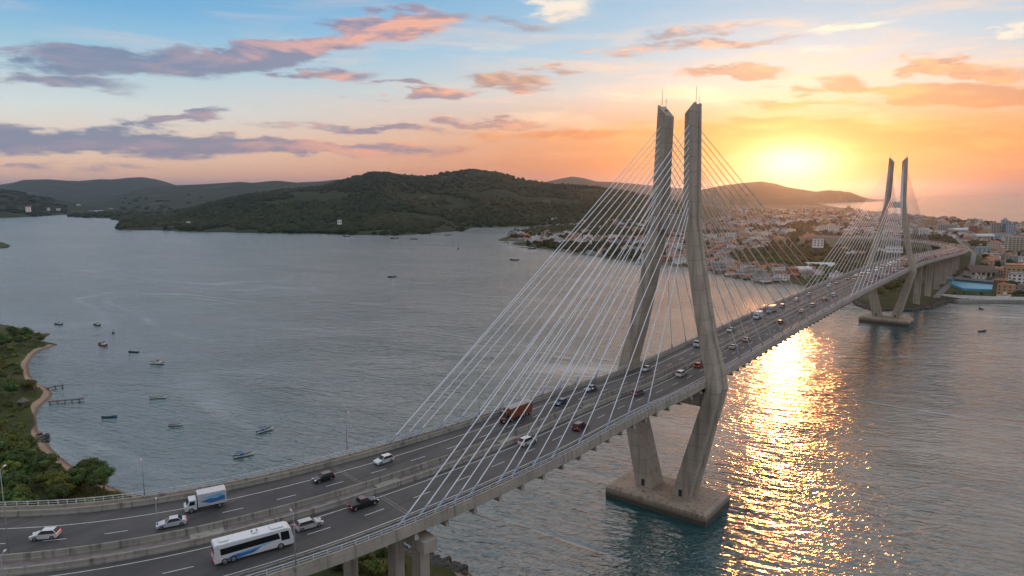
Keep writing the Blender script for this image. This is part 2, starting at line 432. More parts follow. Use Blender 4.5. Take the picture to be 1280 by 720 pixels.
SH_L = [at(*q) for q in [(0, 405), (35, 411), (46, 419), (50, 417), (63, 417), (58, 421), (50, 426), (60, 427), (73, 430), (62, 435), (50, 438), (41, 445), (34, 457), (38, 470), (47, 479), (58, 484), (67, 492), (62, 500), (50, 510), (45, 521), (47, 537), (56, 550), (68, 563), (86, 579), (106, 592), (130, 605), (155, 615), (200, 622)]]
SH_L += [at(300, 660), at(420, 676), at(500, 684), at(540, 697), at(575, 709), at(588, 718), at(600, 740), at(590, 860)]
SH_L += [(-100, 60), (-420, 60), (-420, 500)]
T2SH = [(1010, 358), (1045, 370), (1070, 379), (1085, 386), (1108, 388), (1135, 388), (1160, 385), (1178, 379), (1200, 376.5), (1240, 376), (1290, 376), (1420, 378)]
right_out = [(3000, 1150), (3000, 2300)]
SEA = [(1420, 287), (1280, 281.5), (1240, 279), (1200, 276), (1150, 272), (1110, 268), (1075, 263), (1045, 259), (1022, 256), (1035, 253.6), (1070, 252.6), (1098, 252.0)]
capeback = [(5200, 9200), (9000, 30000), (-30000, 30000), (-30000, 2900)]
LEFTB = [(-200, 274), (0, 272.5), (40, 271), (90, 267.5), (128, 264), (130, 262.5), (100, 263.5), (128, 265), (110, 268), (82, 270.5), (105, 272), (135, 272.5), (152, 276), (148, 281), (144, 286), (152, 288), (200, 288), (260, 290), (330, 291.5), (400, 292), (440, 293.5), (490, 294.5), (540, 291.5), (583, 288), (590, 284.5), (640, 283), (690, 283.5), (708, 285.5), (690, 288), (660, 290), (640, 293), (621, 300), (640, 305.5), (665, 309), (700, 314), (740, 320), (780, 325), (830, 331), (880, 335), (905, 343), (940, 350), (985, 354)]
MAIN = [at(*q) for q in T2SH] + right_out + [at(*q) for q in SEA] + capeback + [at(*q) for q in LEFTB]
ISLET = [at(*q) for q in [(-8, 304), (6, 303.4), (14, 307), (12, 310), (-2, 311), (-14, 308)]]

def ridge(pts, dist, w_front, w_back, az_, r_, tail=.0):
    a = np.array([azpx(x, y) for x, y in pts]); z = np.array([zat(x, y, dist) for x, y in pts])
    zr = np.interp(az_, a, z, left=-40, right=-40)
    dd_ = np.where(r_ < dist, (dist - r_) / w_front, (r_ - dist) / w_back)
    pf = np.exp(-np.power(np.abs(dd_), 1.9)) if tail == 0 else np.clip(1 - np.abs(dd_), 0, 1) ** tail
    return zr * pf
HILLS = [
    ([(135, 288), (150, 284), (170, 279), (200, 274), (240, 263), (280, 253), (310, 246), (350, 241), (400, 237), (430, 228), (450, 222), (465, 218), (485, 219), (500, 222), (530, 223.5), (560, 219), (590, 215), (620, 217.5), (650, 226), (690, 233), (740, 236), (780, 242), (830, 252), (900, 263)], 2750, 620, 900),
    ([(-260, 225), (0, 231), (15, 229), (30, 225), (60, 224.5), (80, 226), (100, 227), (125, 224.5), (140, 225), (160, 223), (178, 222), (195, 225), (207, 228), (225, 234), (260, 240)], 9500, 2300, 3000),
    ([(110, 255), (130, 250), (170, 238), (200, 233), (240, 232), (270, 230), (300, 227.5), (315, 229), (345, 226), (370, 228.5), (400, 227.5), (420, 225), (460, 224), (520, 232), (600, 240)], 6400, 1500, 1500),
    ([(-260, 232), (-80, 235), (0, 238), (40, 244), (80, 252), (130, 262)], 4700, 1100, 900),
    ([(600, 245), (640, 236), (670, 231), (690, 226), (715, 221), (730, 223), (745, 227), (770, 228), (800, 231), (850, 236), (900, 240), (960, 244)], 9300, 1900, 2400),
    ([(780, 252), (830, 243), (870, 239), (900, 233), (925, 229.5), (952, 227), (968, 229.5), (985, 234.5), (1005, 237.5), (1020, 240), (1035, 237.5), (1050, 235.5), (1065, 237), (1080, 242), (1092, 248), (1097, 251.5), (1101, 256)], 7200, 1150, 1500),
]
def land_height(x, y):
    r_ = np.hypot(x, y); a_ = np.arctan2(x, y)
    sdl = poly_sd(x, y, SH_L); sdm = poly_sd(x, y, MAIN); sdi = poly_sd(x, y, ISLET)
    jit = (fbm(x / 23 + 3, y / 23, 3) - .5) * 3.0
    jitm = (fbm(x / 60 + 9, y / 60, 4) - .5) * np.clip(r_ / 60, 4, 26)
    sdl = sdl + jit * .6; sdm_ = sdm + jitm * .5
    hl = np.where(sdl > 0, 1.2 * np.tanh(sdl / 5) + 2.5 * np.tanh(np.clip(sdl - 6, 0, 99) / 18) + 1.2 * fbm(x / 14, y / 14, 3) * np.tanh(np.clip(sdl, 0, 50) / 12), -3 * np.tanh(-sdl / 6))
    hm = np.where(sdm_ > 0, 3.0 * np.tanh(sdm_ / 12) + 2.0 * fbm(x / 80, y / 80, 3) * np.tanh(sdm_ / 60), -3 * np.tanh(-sdm_ / 8))
    hi = np.where(sdi > 0, 2.0 * np.tanh(sdi / 4), -3)
    hz = np.zeros(x.shape)
    for k, (pts, dist, wf, wb) in enumerate(HILLS):
        z = ridge(pts, dist, wf, wb, a_, r_)
        sc = dist / 14
        rel = 1 + .55 * (fbm(x / sc + k, y / sc, 5) - .5) * np.clip(np.abs(r_ - dist) / wf * 1.6, .06, 1)
        hz = np.maximum(hz, z * rel)
    inl = np.clip(np.tanh(np.clip(sdm, 0, 1e6) / np.where(r_ > 5000, 70, 260)) * 1.25, 0, 1)
    # the headland's slopes come right down to the water
    hz = hz * np.where(sdm > 0, inl, 0)
    # grassed approach embankment of the bridge behind the far pylon
    return np.maximum(np.maximum(hl, hi), hm + hz), sdl, sdm_, hz

NA, NR = 760, 470
aa = np.linspace(R(-58), R(62), NA); rr_ = 62 * (27000 / 62) ** (np.linspace(0, 1, NR))
A2, R2 = np.meshgrid(aa, rr_, indexing='xy')
GX = R2 * np.sin(A2); GY = R2 * np.cos(A2)
GZ, SDL, SDM, HZ = land_height(GX, GY)
# ------------------------------------------------------------------ bridge centreline (x, y, z, half width)
CP = [(-150, 91.5, 41, 19.5), (-110, 91.6, 41, 19.5), (-88, 92.0, 41, 19.5), (-69.8, 94.2, 41, 19.4), (-52.9, 100.4, 41, 19.0), (-37.7, 110.0, 41, 18.1), (-23.9, 121.5, 41, 17.1),
      (-11.0, 134.0, 41, 16.1), (1.3, 147.2, 41, 15.4), (12.8, 161.1, 41, 14.6), (24.5, 174.7, 41, 13.9), (36.9, 187.8, 41, 13.2), (48.2, 201.6, 41, 12.8), (59.2, 216, 41, 12.8),
      (78.8, 242.6, 41, 12.8), (100.3, 271.5, 41, 12.9), (121.9, 300.2, 41, 13.0), (143.7, 328.9, 41, 13.2), (165.7, 357.4, 41, 13.3), (187.8, 385.8, 41, 13.4), (210.1, 414.1, 41, 13.5), (232.5, 442.2, 41, 13.5),
      (255.1, 470.3, 41, 13.5), (277.3, 497.6, 41, 13.5), (300, 525.5, 40.8, 13.5), (330, 561, 40.2, 13.5), (366, 603, 38.6, 13.5), (406, 652, 36.2, 13.5), (450, 708, 33.2, 13.5), (488, 757, 30.6, 13.5), (528, 812, 28.2, 13.5),
      (562, 866, 26.6, 13.5), (585, 922, 25.6, 13.5), (594, 982, 25.2, 13.5), (586, 1044, 24.6, 13.5), (560, 1104, 23.6, 13.5), (515, 1160, 22, 13.5), (450, 1210, 19, 13.5)]
def catmull(P, step=3.0):
    P = [np.array(p, float) for p in P]; out = []
    for i in range(1, len(P) - 2):
        p0, p1, p2, p3 = P[i - 1:i + 3]
        n = max(2, int(np.linalg.norm(p2[:2] - p1[:2]) / step))
        for k in range(n):
            u = k / n
            out.append(.5 * ((2 * p1) + (-p0 + p2) * u + (2 * p0 - 5 * p1 + 4 * p2 - p3) * u * u + (-p0 + 3 * p1 - 3 * p2 + p3) * u ** 3))
    out.append(P[-2]); return np.array(out)
CL = catmull([(-190, 91.5, 41, 19.5)] + CP)
seg = np.hypot(np.diff(CL[:, 0]), np.diff(CL[:, 1])); SS = np.concatenate([[0], np.cumsum(seg)])
def near_s(x, y): return SS[np.hypot(CL[:, 0] - x, CL[:, 1] - y).argmin()]
S0 = near_s(51.5, 205.5)      # first pylon station is set from this
hd = np.unwrap(np.arctan2(np.gradient(CL[:, 1], SS), np.gradient(CL[:, 0], SS)))
def frame(s):
    return [np.interp(s, SS, CL[:, k]) for k in range(4)] + [np.interp(s, SS, hd)]
def P(s, u, dz=0.0):
    """s along the bridge, u across it (+ towards the camera side), dz over the carriageway"""
    x, y, z, w, h = frame(s)
    return (x + u * math.sin(h), y - u * math.cos(h), z + dz)
def PF(s, tt, dz=0.0):
    """tt 0..1 from the far edge to the near edge"""
    w = frame(s)[3]; return P(s, (2 * tt - 1) * w, dz)
ST1 = near_s(48.6, 202.0); ST2 = near_s(276.5, 496.6)
SE = SS[-1]
STA = [float(v) for v in np.arange(0, SE, 3.0)] + [float(SE)]

def strip(mb, profile, mat, stations=STA, closed=True):
    """extrude a profile [(tt, du, dz)] along the bridge; tt fraction of the width, du metres added"""
    n = len(profile); vs = []
    for s in stations:
        w = frame(s)[3]
        for tt, du, dz in profile: vs.append(P(s, (2 * tt - 1) * w + du, dz))
    fs = []
    for i in range(len(stations) - 1):
        for k in range(n if closed else n - 1):
            a = i * n + k; b = i * n + (k + 1) % n
            fs.append((a, b, b + n, a + n))
    if closed: fs += [tuple(range(n - 1, -1, -1)), tuple(len(vs) - n + k for k in range(n))]
    mb.add(vs, fs, mat)

bridge = empty('cable_stayed_bridge', (0, 0, 0), label='long concrete cable-stayed road bridge with two open pylons crossing the lagoon', cat='bridge')
# deck girder
mb = MB()
strip(mb, [(0, 0, -.05), (1, 0, -.05), (1, 0, -1.5), (1, -.9, -1.9), (1, -3.2, -2.1), (1, -4.4, -3.2), (0, 4.4, -3.2), (0, 3.2, -2.1), (0, .9, -1.9), (0, 0, -1.5)], M['concrete'])
deck = mb.build('deck', bridge)
# floor beam ends below the edge girder
mb = MB(); nfb = 0
s = ST1 - 112
while s < ST2 + 130:
    if min(abs(s - ST1), abs(s - ST2)) > 5:
        x, y, z, w, h = frame(s)
        for sg in (-1, 1):
            q = P(s, sg * (w - 1.3), -2.35)
            if sg > 0 and nfb < 100:
                one = MB(); one.box(q, (.8, 2.2, .9), M['concrete'], h, (.8, .8)); one.build('floor_beam_end', deck); nfb += 1
            else: mb.box(q, (.8, 2.2, .9), M['concrete'], h, (.8, .8))
    s += 6.2
mb.build('floor_beam_ends', deck, kind='stuff')
# carriageways
def surface(name, t0, t1, mat, lift, parent, stations=STA):
    mb = MB(); vs = []
    for s in stations:
        for tt in (t0, t1): vs.append(PF(s, tt, lift))
    mb.add(vs, [(2 * i, 2 * i + 1, 2 * i + 3, 2 * i + 2) for i in range(len(stations) - 1)], mat)
    return mb.build(name, parent)
ra = surface('carriageway', .09, .455, M['asphalt'], 0.0, bridge)
rb = surface('carriageway', .585, .985, M['asphalt'], 0.0, bridge)
ra['label'] = 'dark asphalt carriageway coming towards the bay'; rb['label'] = 'dark asphalt carriageway going towards the town'
def lines(par, tl, wd=.16, dash=None):
    mb = MB(); nd = 0
    if dash is None: sts = [(STA[i], STA[i + 1]) for i in range(len(STA) - 1)]
    else:
        sts = []; s = 40.0
        while s < SE - 8: sts.append((s, s + dash[0])); s += dash[1]
    for a, b in sts:
        wa = frame(a)[3]; wb = frame(b)[3]
        q = [P(a, (2 * tl - 1) * wa - wd / 2, .006), P(a, (2 * tl - 1) * wa + wd / 2, .006), P(b, (2 * tl - 1) * wb + wd / 2, .006), P(b, (2 * tl - 1) * wb - wd / 2, .006)]
        if dash and nd < 100:
            one = MB(); one.add(q, [(0, 1, 2, 3)], M['line']); one.build('lane_dash', par); nd += 1
        else: mb.add(q, [(0, 1, 2, 3)], M['line'])
    return mb.build('lane_dashes' if dash else 'edge_line', par, kind='stuff' if dash else None)
lines(ra, .195); lines(ra, .447); lines(ra, .325, .15, (3.6, 9.5))
lines(rb, .622); lines(rb, .885); lines(rb, .752, .15, (3.6, 9.5))
mb = MB(); strip(mb, [(.912, -.1, .0), (.912, -.1, .18), (.912, .1, .18), (.912, .1, .0)], M['barrier']); mb.build('kerb', rb)
mb = MB()
for s in (near_s(*at(432, 600, DZ)), ):
    for a in (.0, .6):
        for t0, t1 in ((.092, .452), (.588, .91)):
            mb.add([PF(s + a, t0, .009), PF(s + a, t1, .009), PF(s + a + .14, t1, .009), PF(s + a + .14, t0, .009)], [(0, 1, 2, 3)], M['joint'])
mb.build('expansion_joint', bridge)
SJ = s
# barriers
def jersey(tl, wdt, hgt, mat, name='barrier', base=-.04):
    mb = MB(); h_ = wdt / 2
    strip(mb, [(tl, -h_ * 1.5, base), (tl, -h_ * 1.5, .15), (tl, -h_, .4), (tl, -h_ * .8, hgt), (tl, h_ * .8, hgt), (tl, h_, .4), (tl, h_ * 1.5, .15), (tl, h_ * 1.5, base)], mat)
    return mb.build(name, bridge)
jersey(.082, .35, .95, M['barrier'])
b2 = jersey(.468, .38, 1.05, M['barrier'])
b3 = jersey(.572, .42, .92, M['barrier'])
# sunk service slot between the carriageways with cross slabs
mb = MB()
vs = []
surface('median_slot', .478, .562, M['joint'], -.032, bridge)
s = 8
while s < ST1 - 20:
    mb.box(PF(s, .520, .1), (5.0, frame(s)[3] * .13, .4), M['barrier'], frame(s)[4]); s += 31.7; mb.build('median_slab', bridge); mb = MB()
# parapets with railings
def railing(tl, sgn):
    mb = MB(); strip(mb, [(tl, -.16, -.04), (tl, -.16, .48), (tl, .16, .48), (tl, .16, -.04)], M['concrete'])
    par = mb.build('parapet', bridge)
    mb = MB()
    strip(mb, [(tl, -.05, 1.22), (tl, -.05, 1.32), (tl, .05, 1.32), (tl, .05, 1.22)], M['rail'])
    strip(mb, [(tl, -.03, .84), (tl, -.03, .90), (tl, .03, .90), (tl, .03, .84)], M['rail'])
    s = 0
    while s < SE:
        w = frame(s)[3]; mb.box(P(s, (2 * tl - 1) * w, .88), (.12, .10, .82), M['rail'], frame(s)[4]); s += 2.0
    mb.build('railing', par)
railing(.008, -1); railing(.992, 1)

# ------------------------------------------------------------------ pylons
LEG = [  # z, inner u, outer u, length along the bridge
    (3.4, 3.0, 8.6, 8.2), (38.3, 12.7, 16.5, 7.9), (43.4, 12.3, 15.6, 7.7), (53, 9.9, 12.9, 7.4), (64, 7.6, 10.6, 7.0), (76, 5.4, 8.4, 6.6), (87.5, 3.6, 6.6, 6.1), (120.2, 2.9, 5.6, 5.5)]
def pylon(s0, base_shift=0):
    x0, y0, _, w, h = frame(s0)
    dx, dy = math.cos(h), math.sin(h); ux, uy = math.sin(h), -math.cos(h)
    Q = lambda a, u, z: (x0 + a * dx + u * ux, y0 + a * dy + u * uy, z)
    root = empty('pylon', parent_loc(x0, y0)); root.parent = bridge
    root.location = (0, 0, 0)
    for sg in (-1, 1):
        mb = MB(); rings = []
        for i, (z, ui, uo, b) in enumerate(LEG):
            g = b * .17; gd = .55 * min(1, (uo - ui) / 3) if z < 100 else .25
            ring = [(-b / 2, ui), (b / 2, ui), (b / 2, uo - .25), (b / 2 - .25, uo), (g, uo), (g * .8, uo - gd), (-g * .8, uo - gd), (-g, uo), (-b / 2 + .25, uo), (-b / 2, uo - .25)]
            top = z >= 120.2
            rings.append([Q(a, sg * u, z - ((uo - u) / (uo - ui) * 3.1 if top else 0)) for a, u in ring])
        n = 10
        for k in range(len(rings) - 1):
            mb.add(rings[k] + rings[k + 1], [(i, (i + 1) % n, n + (i + 1) % n, n + i) for i in range(n)], M['pylon'])
        mb.add(rings[0], [tuple(range(n))], M['pylon']); mb.add(rings[-1], [tuple(range(n))], M['pylon'])
        leg = mb.build('leg', root)
        mb = MB()      # access door at the foot, hatch on the sloping top
        zz = 5.6
        for (a_, z_) in ((-4.13, 5.7),): mb.box(Q(a_, sg * 6.2, z_), (.1, 1.0, 2.1), M['black'], h)
        mb.build('access_door', leg)
        mb = MB(); mb.box(Q(0, sg * 4.3, 118.8), (1.0, 1.0, .3), M['joint'], h); mb.build('roof_hatch', leg)
        mb = MB(); mb.tube(Q(-.6, sg * 5.2, 120.2), Q(-.6, sg * 5.2, 124.6), .09, .05, M['steel'])
        mb.tube(Q(1.8, sg * 5.1, 120.0), Q(1.8, sg * 5.1, 122.4), .07, .05, M['steel']); mb.tube(Q(1.4, sg * 5.1, 121.6), Q(2.2, sg * 5.1, 121.6), .05, .05, M['steel'])
        mb.build('antenna', leg)
    mb = MB()
    mb.prism([Q(-2.4, -4.2, 84.3), Q(2.4, -4.2, 84.3), Q(2.4, 4.2, 84.3), Q(-2.4, 4.2, 84.3)], [Q(-2.4, -3.9, 88.6), Q(2.4, -3.9, 88.6), Q(2.4, 3.9, 88.6), Q(-2.4, 3.9, 88.6)], M['pylon'])
    mb.build('crossbeam', root)
    mb = MB()
    mb.prism([Q(-3, -11.8, 33.2), Q(3, -11.8, 33.2), Q(3, 11.8, 33.2), Q(-3, 11.8, 33.2)], [Q(-3, -13.4, 37.7), Q(3, -13.4, 37.7), Q(3, 13.4, 37.7), Q(-3, 13.4, 37.7)], M['pylon'])
    lb = mb.build('crossbeam', root); lb['label'] = 'deep concrete crossbeam carrying the deck'
    mb = MB()
    fa = [(-9.2, -16.5), (9.2, -16.5), (9.2, 16.5), (-9.2, 16.5)]
    lo = [Q(a, u, -2.5) for a, u in fa]; hi = [Q(a, u, 3.2) for a, u in fa]; tp = [Q(a * .9, u * .94, 3.9) for a, u in fa]
    mb.prism(lo, hi, M['footing']); mb.prism([(x, y, z - .2) for x, y, z in [Q(a * .97, u * .985, 3.2) for a, u in fa]], tp, M['footing'])
    mb.build('footing', root)
    return root, Q
def parent_loc(x, y): return (x, y, 0)
p1, Q1 = pylon(ST1); p2, Q2 = pylon(ST2)
p1['label'] = 'near open concrete pylon with two tall legs and massive footing'; p2['label'] = 'distant open concrete pylon by the far shore'
# stay cables: one per child
def leg_u(z): return float(np.interp(z, [l[0] for l in LEG], [(l[1] + l[2]) / 2 for l in LEG]))
CABLES = 0
def stay(pyl, Q, s0, side, near, ds, zt, group_mb=None):
    global CABLES
    s = s0 + side * ds; w = frame(s)[3]; sg = 1 if near else -1
    a = Vector(P(s, sg * (w - 1.05), .2)); b = Vector(Q(side * 2.6, sg * leg_u(zt), zt))
    d = b - a; e = a + d.normalized() * 3.2
    mb = group_mb or MB()
    mb.tube(a, e, .24, .20, M['sleeve'], 6)
    # slight sag of the long stays
    L = d.length; prev = e
    for k in range(1, 7):
        u = k / 6; q = e + (b - e) * u; q.z -= 4 * u * (1 - u) * L * .0035
        mb.tube(prev, q, .115, .115, M['cable'], 5, caps=False); prev = q
    if group_mb is None:
        mb.build('stay_cable', pyl, smooth=True); CABLES += 1
left_ds = [12 + 8.6 * k for k in range(10)] + [93.5, 98.0, 102.5, 107.0]
main_ds = [15 + 12.6 * k for k in range(14)]
zl = lambda k, n: 87 + (114 - 87) * k / (n - 1)
NEX = [512, 525, 537, 567, 594, 622, 648, 672, 697, 729, 760, 787, 811]
FAX = [470, 480, 491, 513, 540, 565, 590, 615, 640, 665, 690, 712, 733]
NL = ([430, 510, 600, 700, 800, 870], [692, 660, 622, 575, 520, 487]); FL = ([450, 500, 600, 700, 780], [566, 551, 521, 487, 459])
for near in (True, False):
    xs_ = NEX if near else FAX; ln_ = NL if near else FL
    for k, px in enumerate(xs_[::-1]):
        ds = ST1 - near_s(*at(px, float(np.interp(px, *ln_)), DZ)); print('stay', near, round(float(ds), 1))
        stay(p1, Q1, ST1, -1, near, ds, zl(k + 1, 14))
for near in (True, False):
    for k, ds in enumerate(main_ds[1:]): stay(p1, Q1, ST1, 1, near, ds, zl(k + 1, 14))
for near in (True, False):
    for k, ds in enumerate(main_ds[2:]): stay(p2, Q2, ST2, -1, near, ds, zl(k + 2, 14))
    for k, ds in enumerate(left_ds[2:]): stay(p2, Q2, ST2, 1, near, ds, zl(k + 2, 14))
# ------------------------------------------------------------------ piers
def bent(s, cols, z0, capw=1.0, colsize=(2.6, 3.4)):
    x, y, z, w, h = frame(s)
    mb = MB(); mb.box(P(s, 0, -4.4), (2.8, 2 * w * capw, 2.3), M['concrete'], h)
    cap = mb.build('pier', bridge, bevel=.08)
    for u in cols:
        mb = MB(); q = P(s, u * w, 0); hh = z - 6.0 - z0
        mb.box((q[0], q[1], z0 + hh / 2), (colsize[0], colsize[1], hh), M['concrete'], h); mb.build('column', cap, bevel=.12)
bent(SJ + 1.5, (-.6, .40, .86), -2, 1.04, (1.9, 2.8))
bent(SJ - 64, (-.75, -.25, .28, .84), -2, .98)
PIERS = [ST2 + 96]
while PIERS[-1] < near_s(585, 922) - 40: PIERS.append(PIERS[-1] + 50)
for sp in PIERS: bent(sp, (.25,), -1, .5, (1.8, 4.9))

# ------------------------------------------------------------------ terrain mesh
def tail_mound(x, y, gz):
    s1 = near_s(560, 862); k = SS > s1
    best = np.full(x.shape, 1e9); zb = np.zeros(x.shape)
    near_ = (np.abs(x - 530) < 260) & (np.abs(y - 1040) < 330)
    for cx, cy, cz in CL[k][::4][:, :3]:
        dd_ = np.where(near_, np.hypot(x - cx, y - cy), 1e9)
        m_ = dd_ < best; best = np.where(m_, dd_, best); zb = np.where(m_, cz, zb)
    up = np.clip((y - 850) / 90, 0, 1)
    fall = np.clip((70 - best) / 52, 0, 1); fall = fall * fall * (3 - 2 * fall)
    return np.where(near_, np.maximum(gz, gz * (1 - fall * up) + (zb - 1.9) * fall * up), gz)
GZ = tail_mound(GX, GY, GZ)
def ground(x, y):
    xa = np.atleast_1d(np.asarray(x, float)); ya = np.atleast_1d(np.asarray(y, float))
    g = land_height(xa, ya)[0]; return tail_mound(xa, ya, g)
nz = fbm(GX / 40 + 5, GY / 40, 4); nz2 = fbm(GX / 160, GY / 160 + 7, 4)
sand = np.clip((2.6 + 9 * (nz - .32) - SDL) / 1.6, 0, 1) * (SDL > -5)
cove = (GX < 20) & (GY < 420)
sand = np.where(cove, sand, 0)
sandp = np.clip((nz2 - .60) * 14, 0, 1) * np.where(SDL > 10, 1, 0) * .8
sand = np.maximum(sand, sandp)
forest = np.clip(HZ / 12, 0, 1)
forest = np.where((GX < GY * .06) & (SDM > 0) & (GY > 1400) & (GY < 4000), 1.0, forest)
urban = np.where((GX > 60) & (GY > 420) & (SDM > 0) & (HZ < 8), np.clip((nz - .36) * 6, 0, 1), 0)
# the park under the ramp is grass with a dirt path
park = (GX > 190) & (GX < 640) & (GY > 440) & (GY < 1130) & (np.abs((GX - 300) * .79 - (GY - 530) * .61) < 120)
urban = np.where(park, np.clip((nz - .62) * 9, 0, 1) * .6, urban)
rock = np.where((SDM > -2) & (SDM < 7) & (GX > 100) & (GY < 700), 1.0, 0)
me = bpy.data.meshes.new('land')
V = np.stack([GX, GY, GZ], -1).reshape(-1, 3)
idx = np.arange(NR * NA).reshape(NR, NA)
Fq = np.stack([idx[:-1, :-1], idx[:-1, 1:], idx[1:, 1:], idx[1:, :-1]], -1).reshape(-1, 4)
zq = GZ.reshape(-1)[Fq].max(1); Fq = Fq[zq > -1.2]
used = np.unique(Fq); remap = -np.ones(len(V), int); remap[used] = np.arange(len(used))
Fq = remap[Fq]; Vu = V[used]
me.vertices.add(len(Vu)); me.vertices.foreach_set('co', Vu.astype(np.float32).ravel())
me.loops.add(len(Fq) * 4); me.loops.foreach_set('vertex_index', Fq.astype(np.int32).ravel())
me.polygons.add(len(Fq)); me.polygons.foreach_set('loop_start', np.arange(0, len(Fq) * 4, 4, dtype=np.int32))
me.polygons.foreach_set('loop_total', np.full(len(Fq), 4, np.int32)) if False else None
me.update(calc_edges=True)
me.polygons.foreach_set('use_smooth', [True] * len(me.polygons))
ca = me.attributes.new('zone', 'FLOAT_COLOR', 'POINT')
zc = np.stack([sand, forest, urban, rock], -1).reshape(-1, 4)[used].astype(np.float32); ca.data.foreach_set('color', zc.ravel())
def land_mat():
    m, t, b = new_mat('land_cover')
    p = t.geo(); at_ = t.n('ShaderNodeAttribute', attribute_name='zone')
    sp = t.n('ShaderNodeSeparateColor'); t.L.new(at_.outputs['Color'], sp.inputs[0]); r_, g_, b_ = sp.outputs
    n1 = t.noise(p, .035, 6, .65); n2 = t.noise(p, .22, 5, .7); n3 = t.noise(p, .006, 4, .6)
    grass = t.ramp(n1, [(.3, (.020, .030, .009, 1)), (.5, (.045, .055, .016, 1)), (.7, (.085, .082, .032, 1))])
    wood = t.ramp(n2, [(.3, (.015, .025, .009, 1)), (.55, (.034, .046, .015, 1)), (.75, (.062, .066, .024, 1))])
    wood = t.mix(t.m('MULTIPLY', t.sstep(n3, .55, .7), .8), wood, (.11, .095, .045, 1))
    c = t.mix(t.m('SUBTRACT', 1, t.sstep(g_, 0, 1)), wood, grass)
    c = t.mix(t.m('MULTIPLY', b_, .8), c, t.ramp(n2, [(.3, (.11, .085, .065, 1)), (.7, (.20, .17, .14, 1))]))
    c = t.mix(at_.outputs['Alpha'], c, t.ramp(n2, [(.35, (.02, .018, .014, 1)), (.65, (.075, .06, .045, 1))]))
    c = t.mix(t.sstep(t.m('ADD', r_, t.m('MULTIPLY', t.m('SUBTRACT', n2, .5), .5)), .25, .6), c, t.ramp(n1, [(.3, (.25, .17, .12, 1)), (.7, (.38, .28, .20, 1))]))
    t.L.new(c, b.inputs['Base Color']); b.inputs['Roughness'].default_value = .9; b.inputs['Specular IOR Level'].default_value = .15
    zz_ = t.n('ShaderNodeSeparateXYZ'); t.L.new(p, zz_.inputs[0])
    wet = t.m('SUBTRACT', 1, t.sstep(t.m('ADD', zz_.outputs[2], t.m('MULTIPLY', t.m('SUBTRACT', n2, .5), .5)), .25, .6))
    c = t.mix(t.m('MULTIPLY', wet, .6), c, (.06, .045, .032, 1)); t.L.new(c, b.inputs['Base Color'])
    hh = t.m('ADD', t.m('MULTIPLY', t.noise(p, .07, 5, .7), 9.0), t.m('MULTIPLY', n2, 1.0))
    t.L.new(t.bump(t.m('MULTIPLY', hh, g_), 1.0, 1.0), b.inputs['Normal'])
    return m
me.materials.append(land_mat())
link('land', me, kind='structure', label='shores, flat town land and wooded hills round the lagoon')
# ------------------------------------------------------------------ vegetation
def leaf_mat(name, c1, c2, c3):
    m, t, b = new_mat(name)
    oi = t.n('ShaderNodeObjectInfo')
    n = t.noise(t.obj(), .45, 4, .6)
    c = t.ramp(n, [(.3, c1), (.5, c2), (.72, c3)])
    hs = t.n('ShaderNodeHueSaturation'); t.L.new(c, hs.inputs['Color'])
    t.L.new(t.m('ADD', .475, t.m('MULTIPLY', oi.outputs['Random'], .05)), hs.inputs['Hue'])
    t.L.new(t.m('ADD', .75, t.m('MULTIPLY', oi.outputs['Random'], .6)), hs.inputs['Value'])
    t.L.new(hs.outputs[0], b.inputs['Base Color']); b.inputs['Roughness'].default_value = .75; b.inputs['Specular IOR Level'].default_value = .2
    return m
M['leaf'] = leaf_mat('broad_leaves', (.036, .052, .010, 1), (.105, .120, .022, 1), (.21, .19, .04, 1))
M['leafd'] = leaf_mat('dark_leaves', (.020, .036, .010, 1), (.050, .076, .018, 1), (.11, .13, .03, 1))
M['bark'] = simple('bark', (.10, .075, .055), .9)
def leaf_clump(mb, c, r, n, size, mat, rr, flat=.75):
    vs = []; fs = []
    for i in range(n):
        th = rr.uniform(0, 2 * math.pi); z = rr.uniform(-.35, 1); q = math.sqrt(max(0, 1 - z * z)); k = rr.uniform(.72, 1.1)
        p = Vector((math.cos(th) * q * k * r, math.sin(th) * q * k * r, z * k * r * flat))
        nn = (p.normalized() + Vector((rr.uniform(-.7, .7), rr.uniform(-.7, .7), rr.uniform(-.3, .8)))).normalized()
        u = nn.orthogonal().normalized(); w = nn.cross(u); a = rr.uniform(0, 6.28)
        u, w = u * math.cos(a) + w * math.sin(a), w * math.cos(a) - u * math.sin(a)
        s_ = size * rr.uniform(.6, 1.3); p += Vector(c); o = len(vs)
        vs += [p - u * s_, p - w * s_ * .45 + u * s_ * .1, p + u * s_, p + w * s_ * .45 - u * s_ * .1]; fs.append((o, o + 1, o + 2, o + 3))
    mb.add(vs, fs, mat)
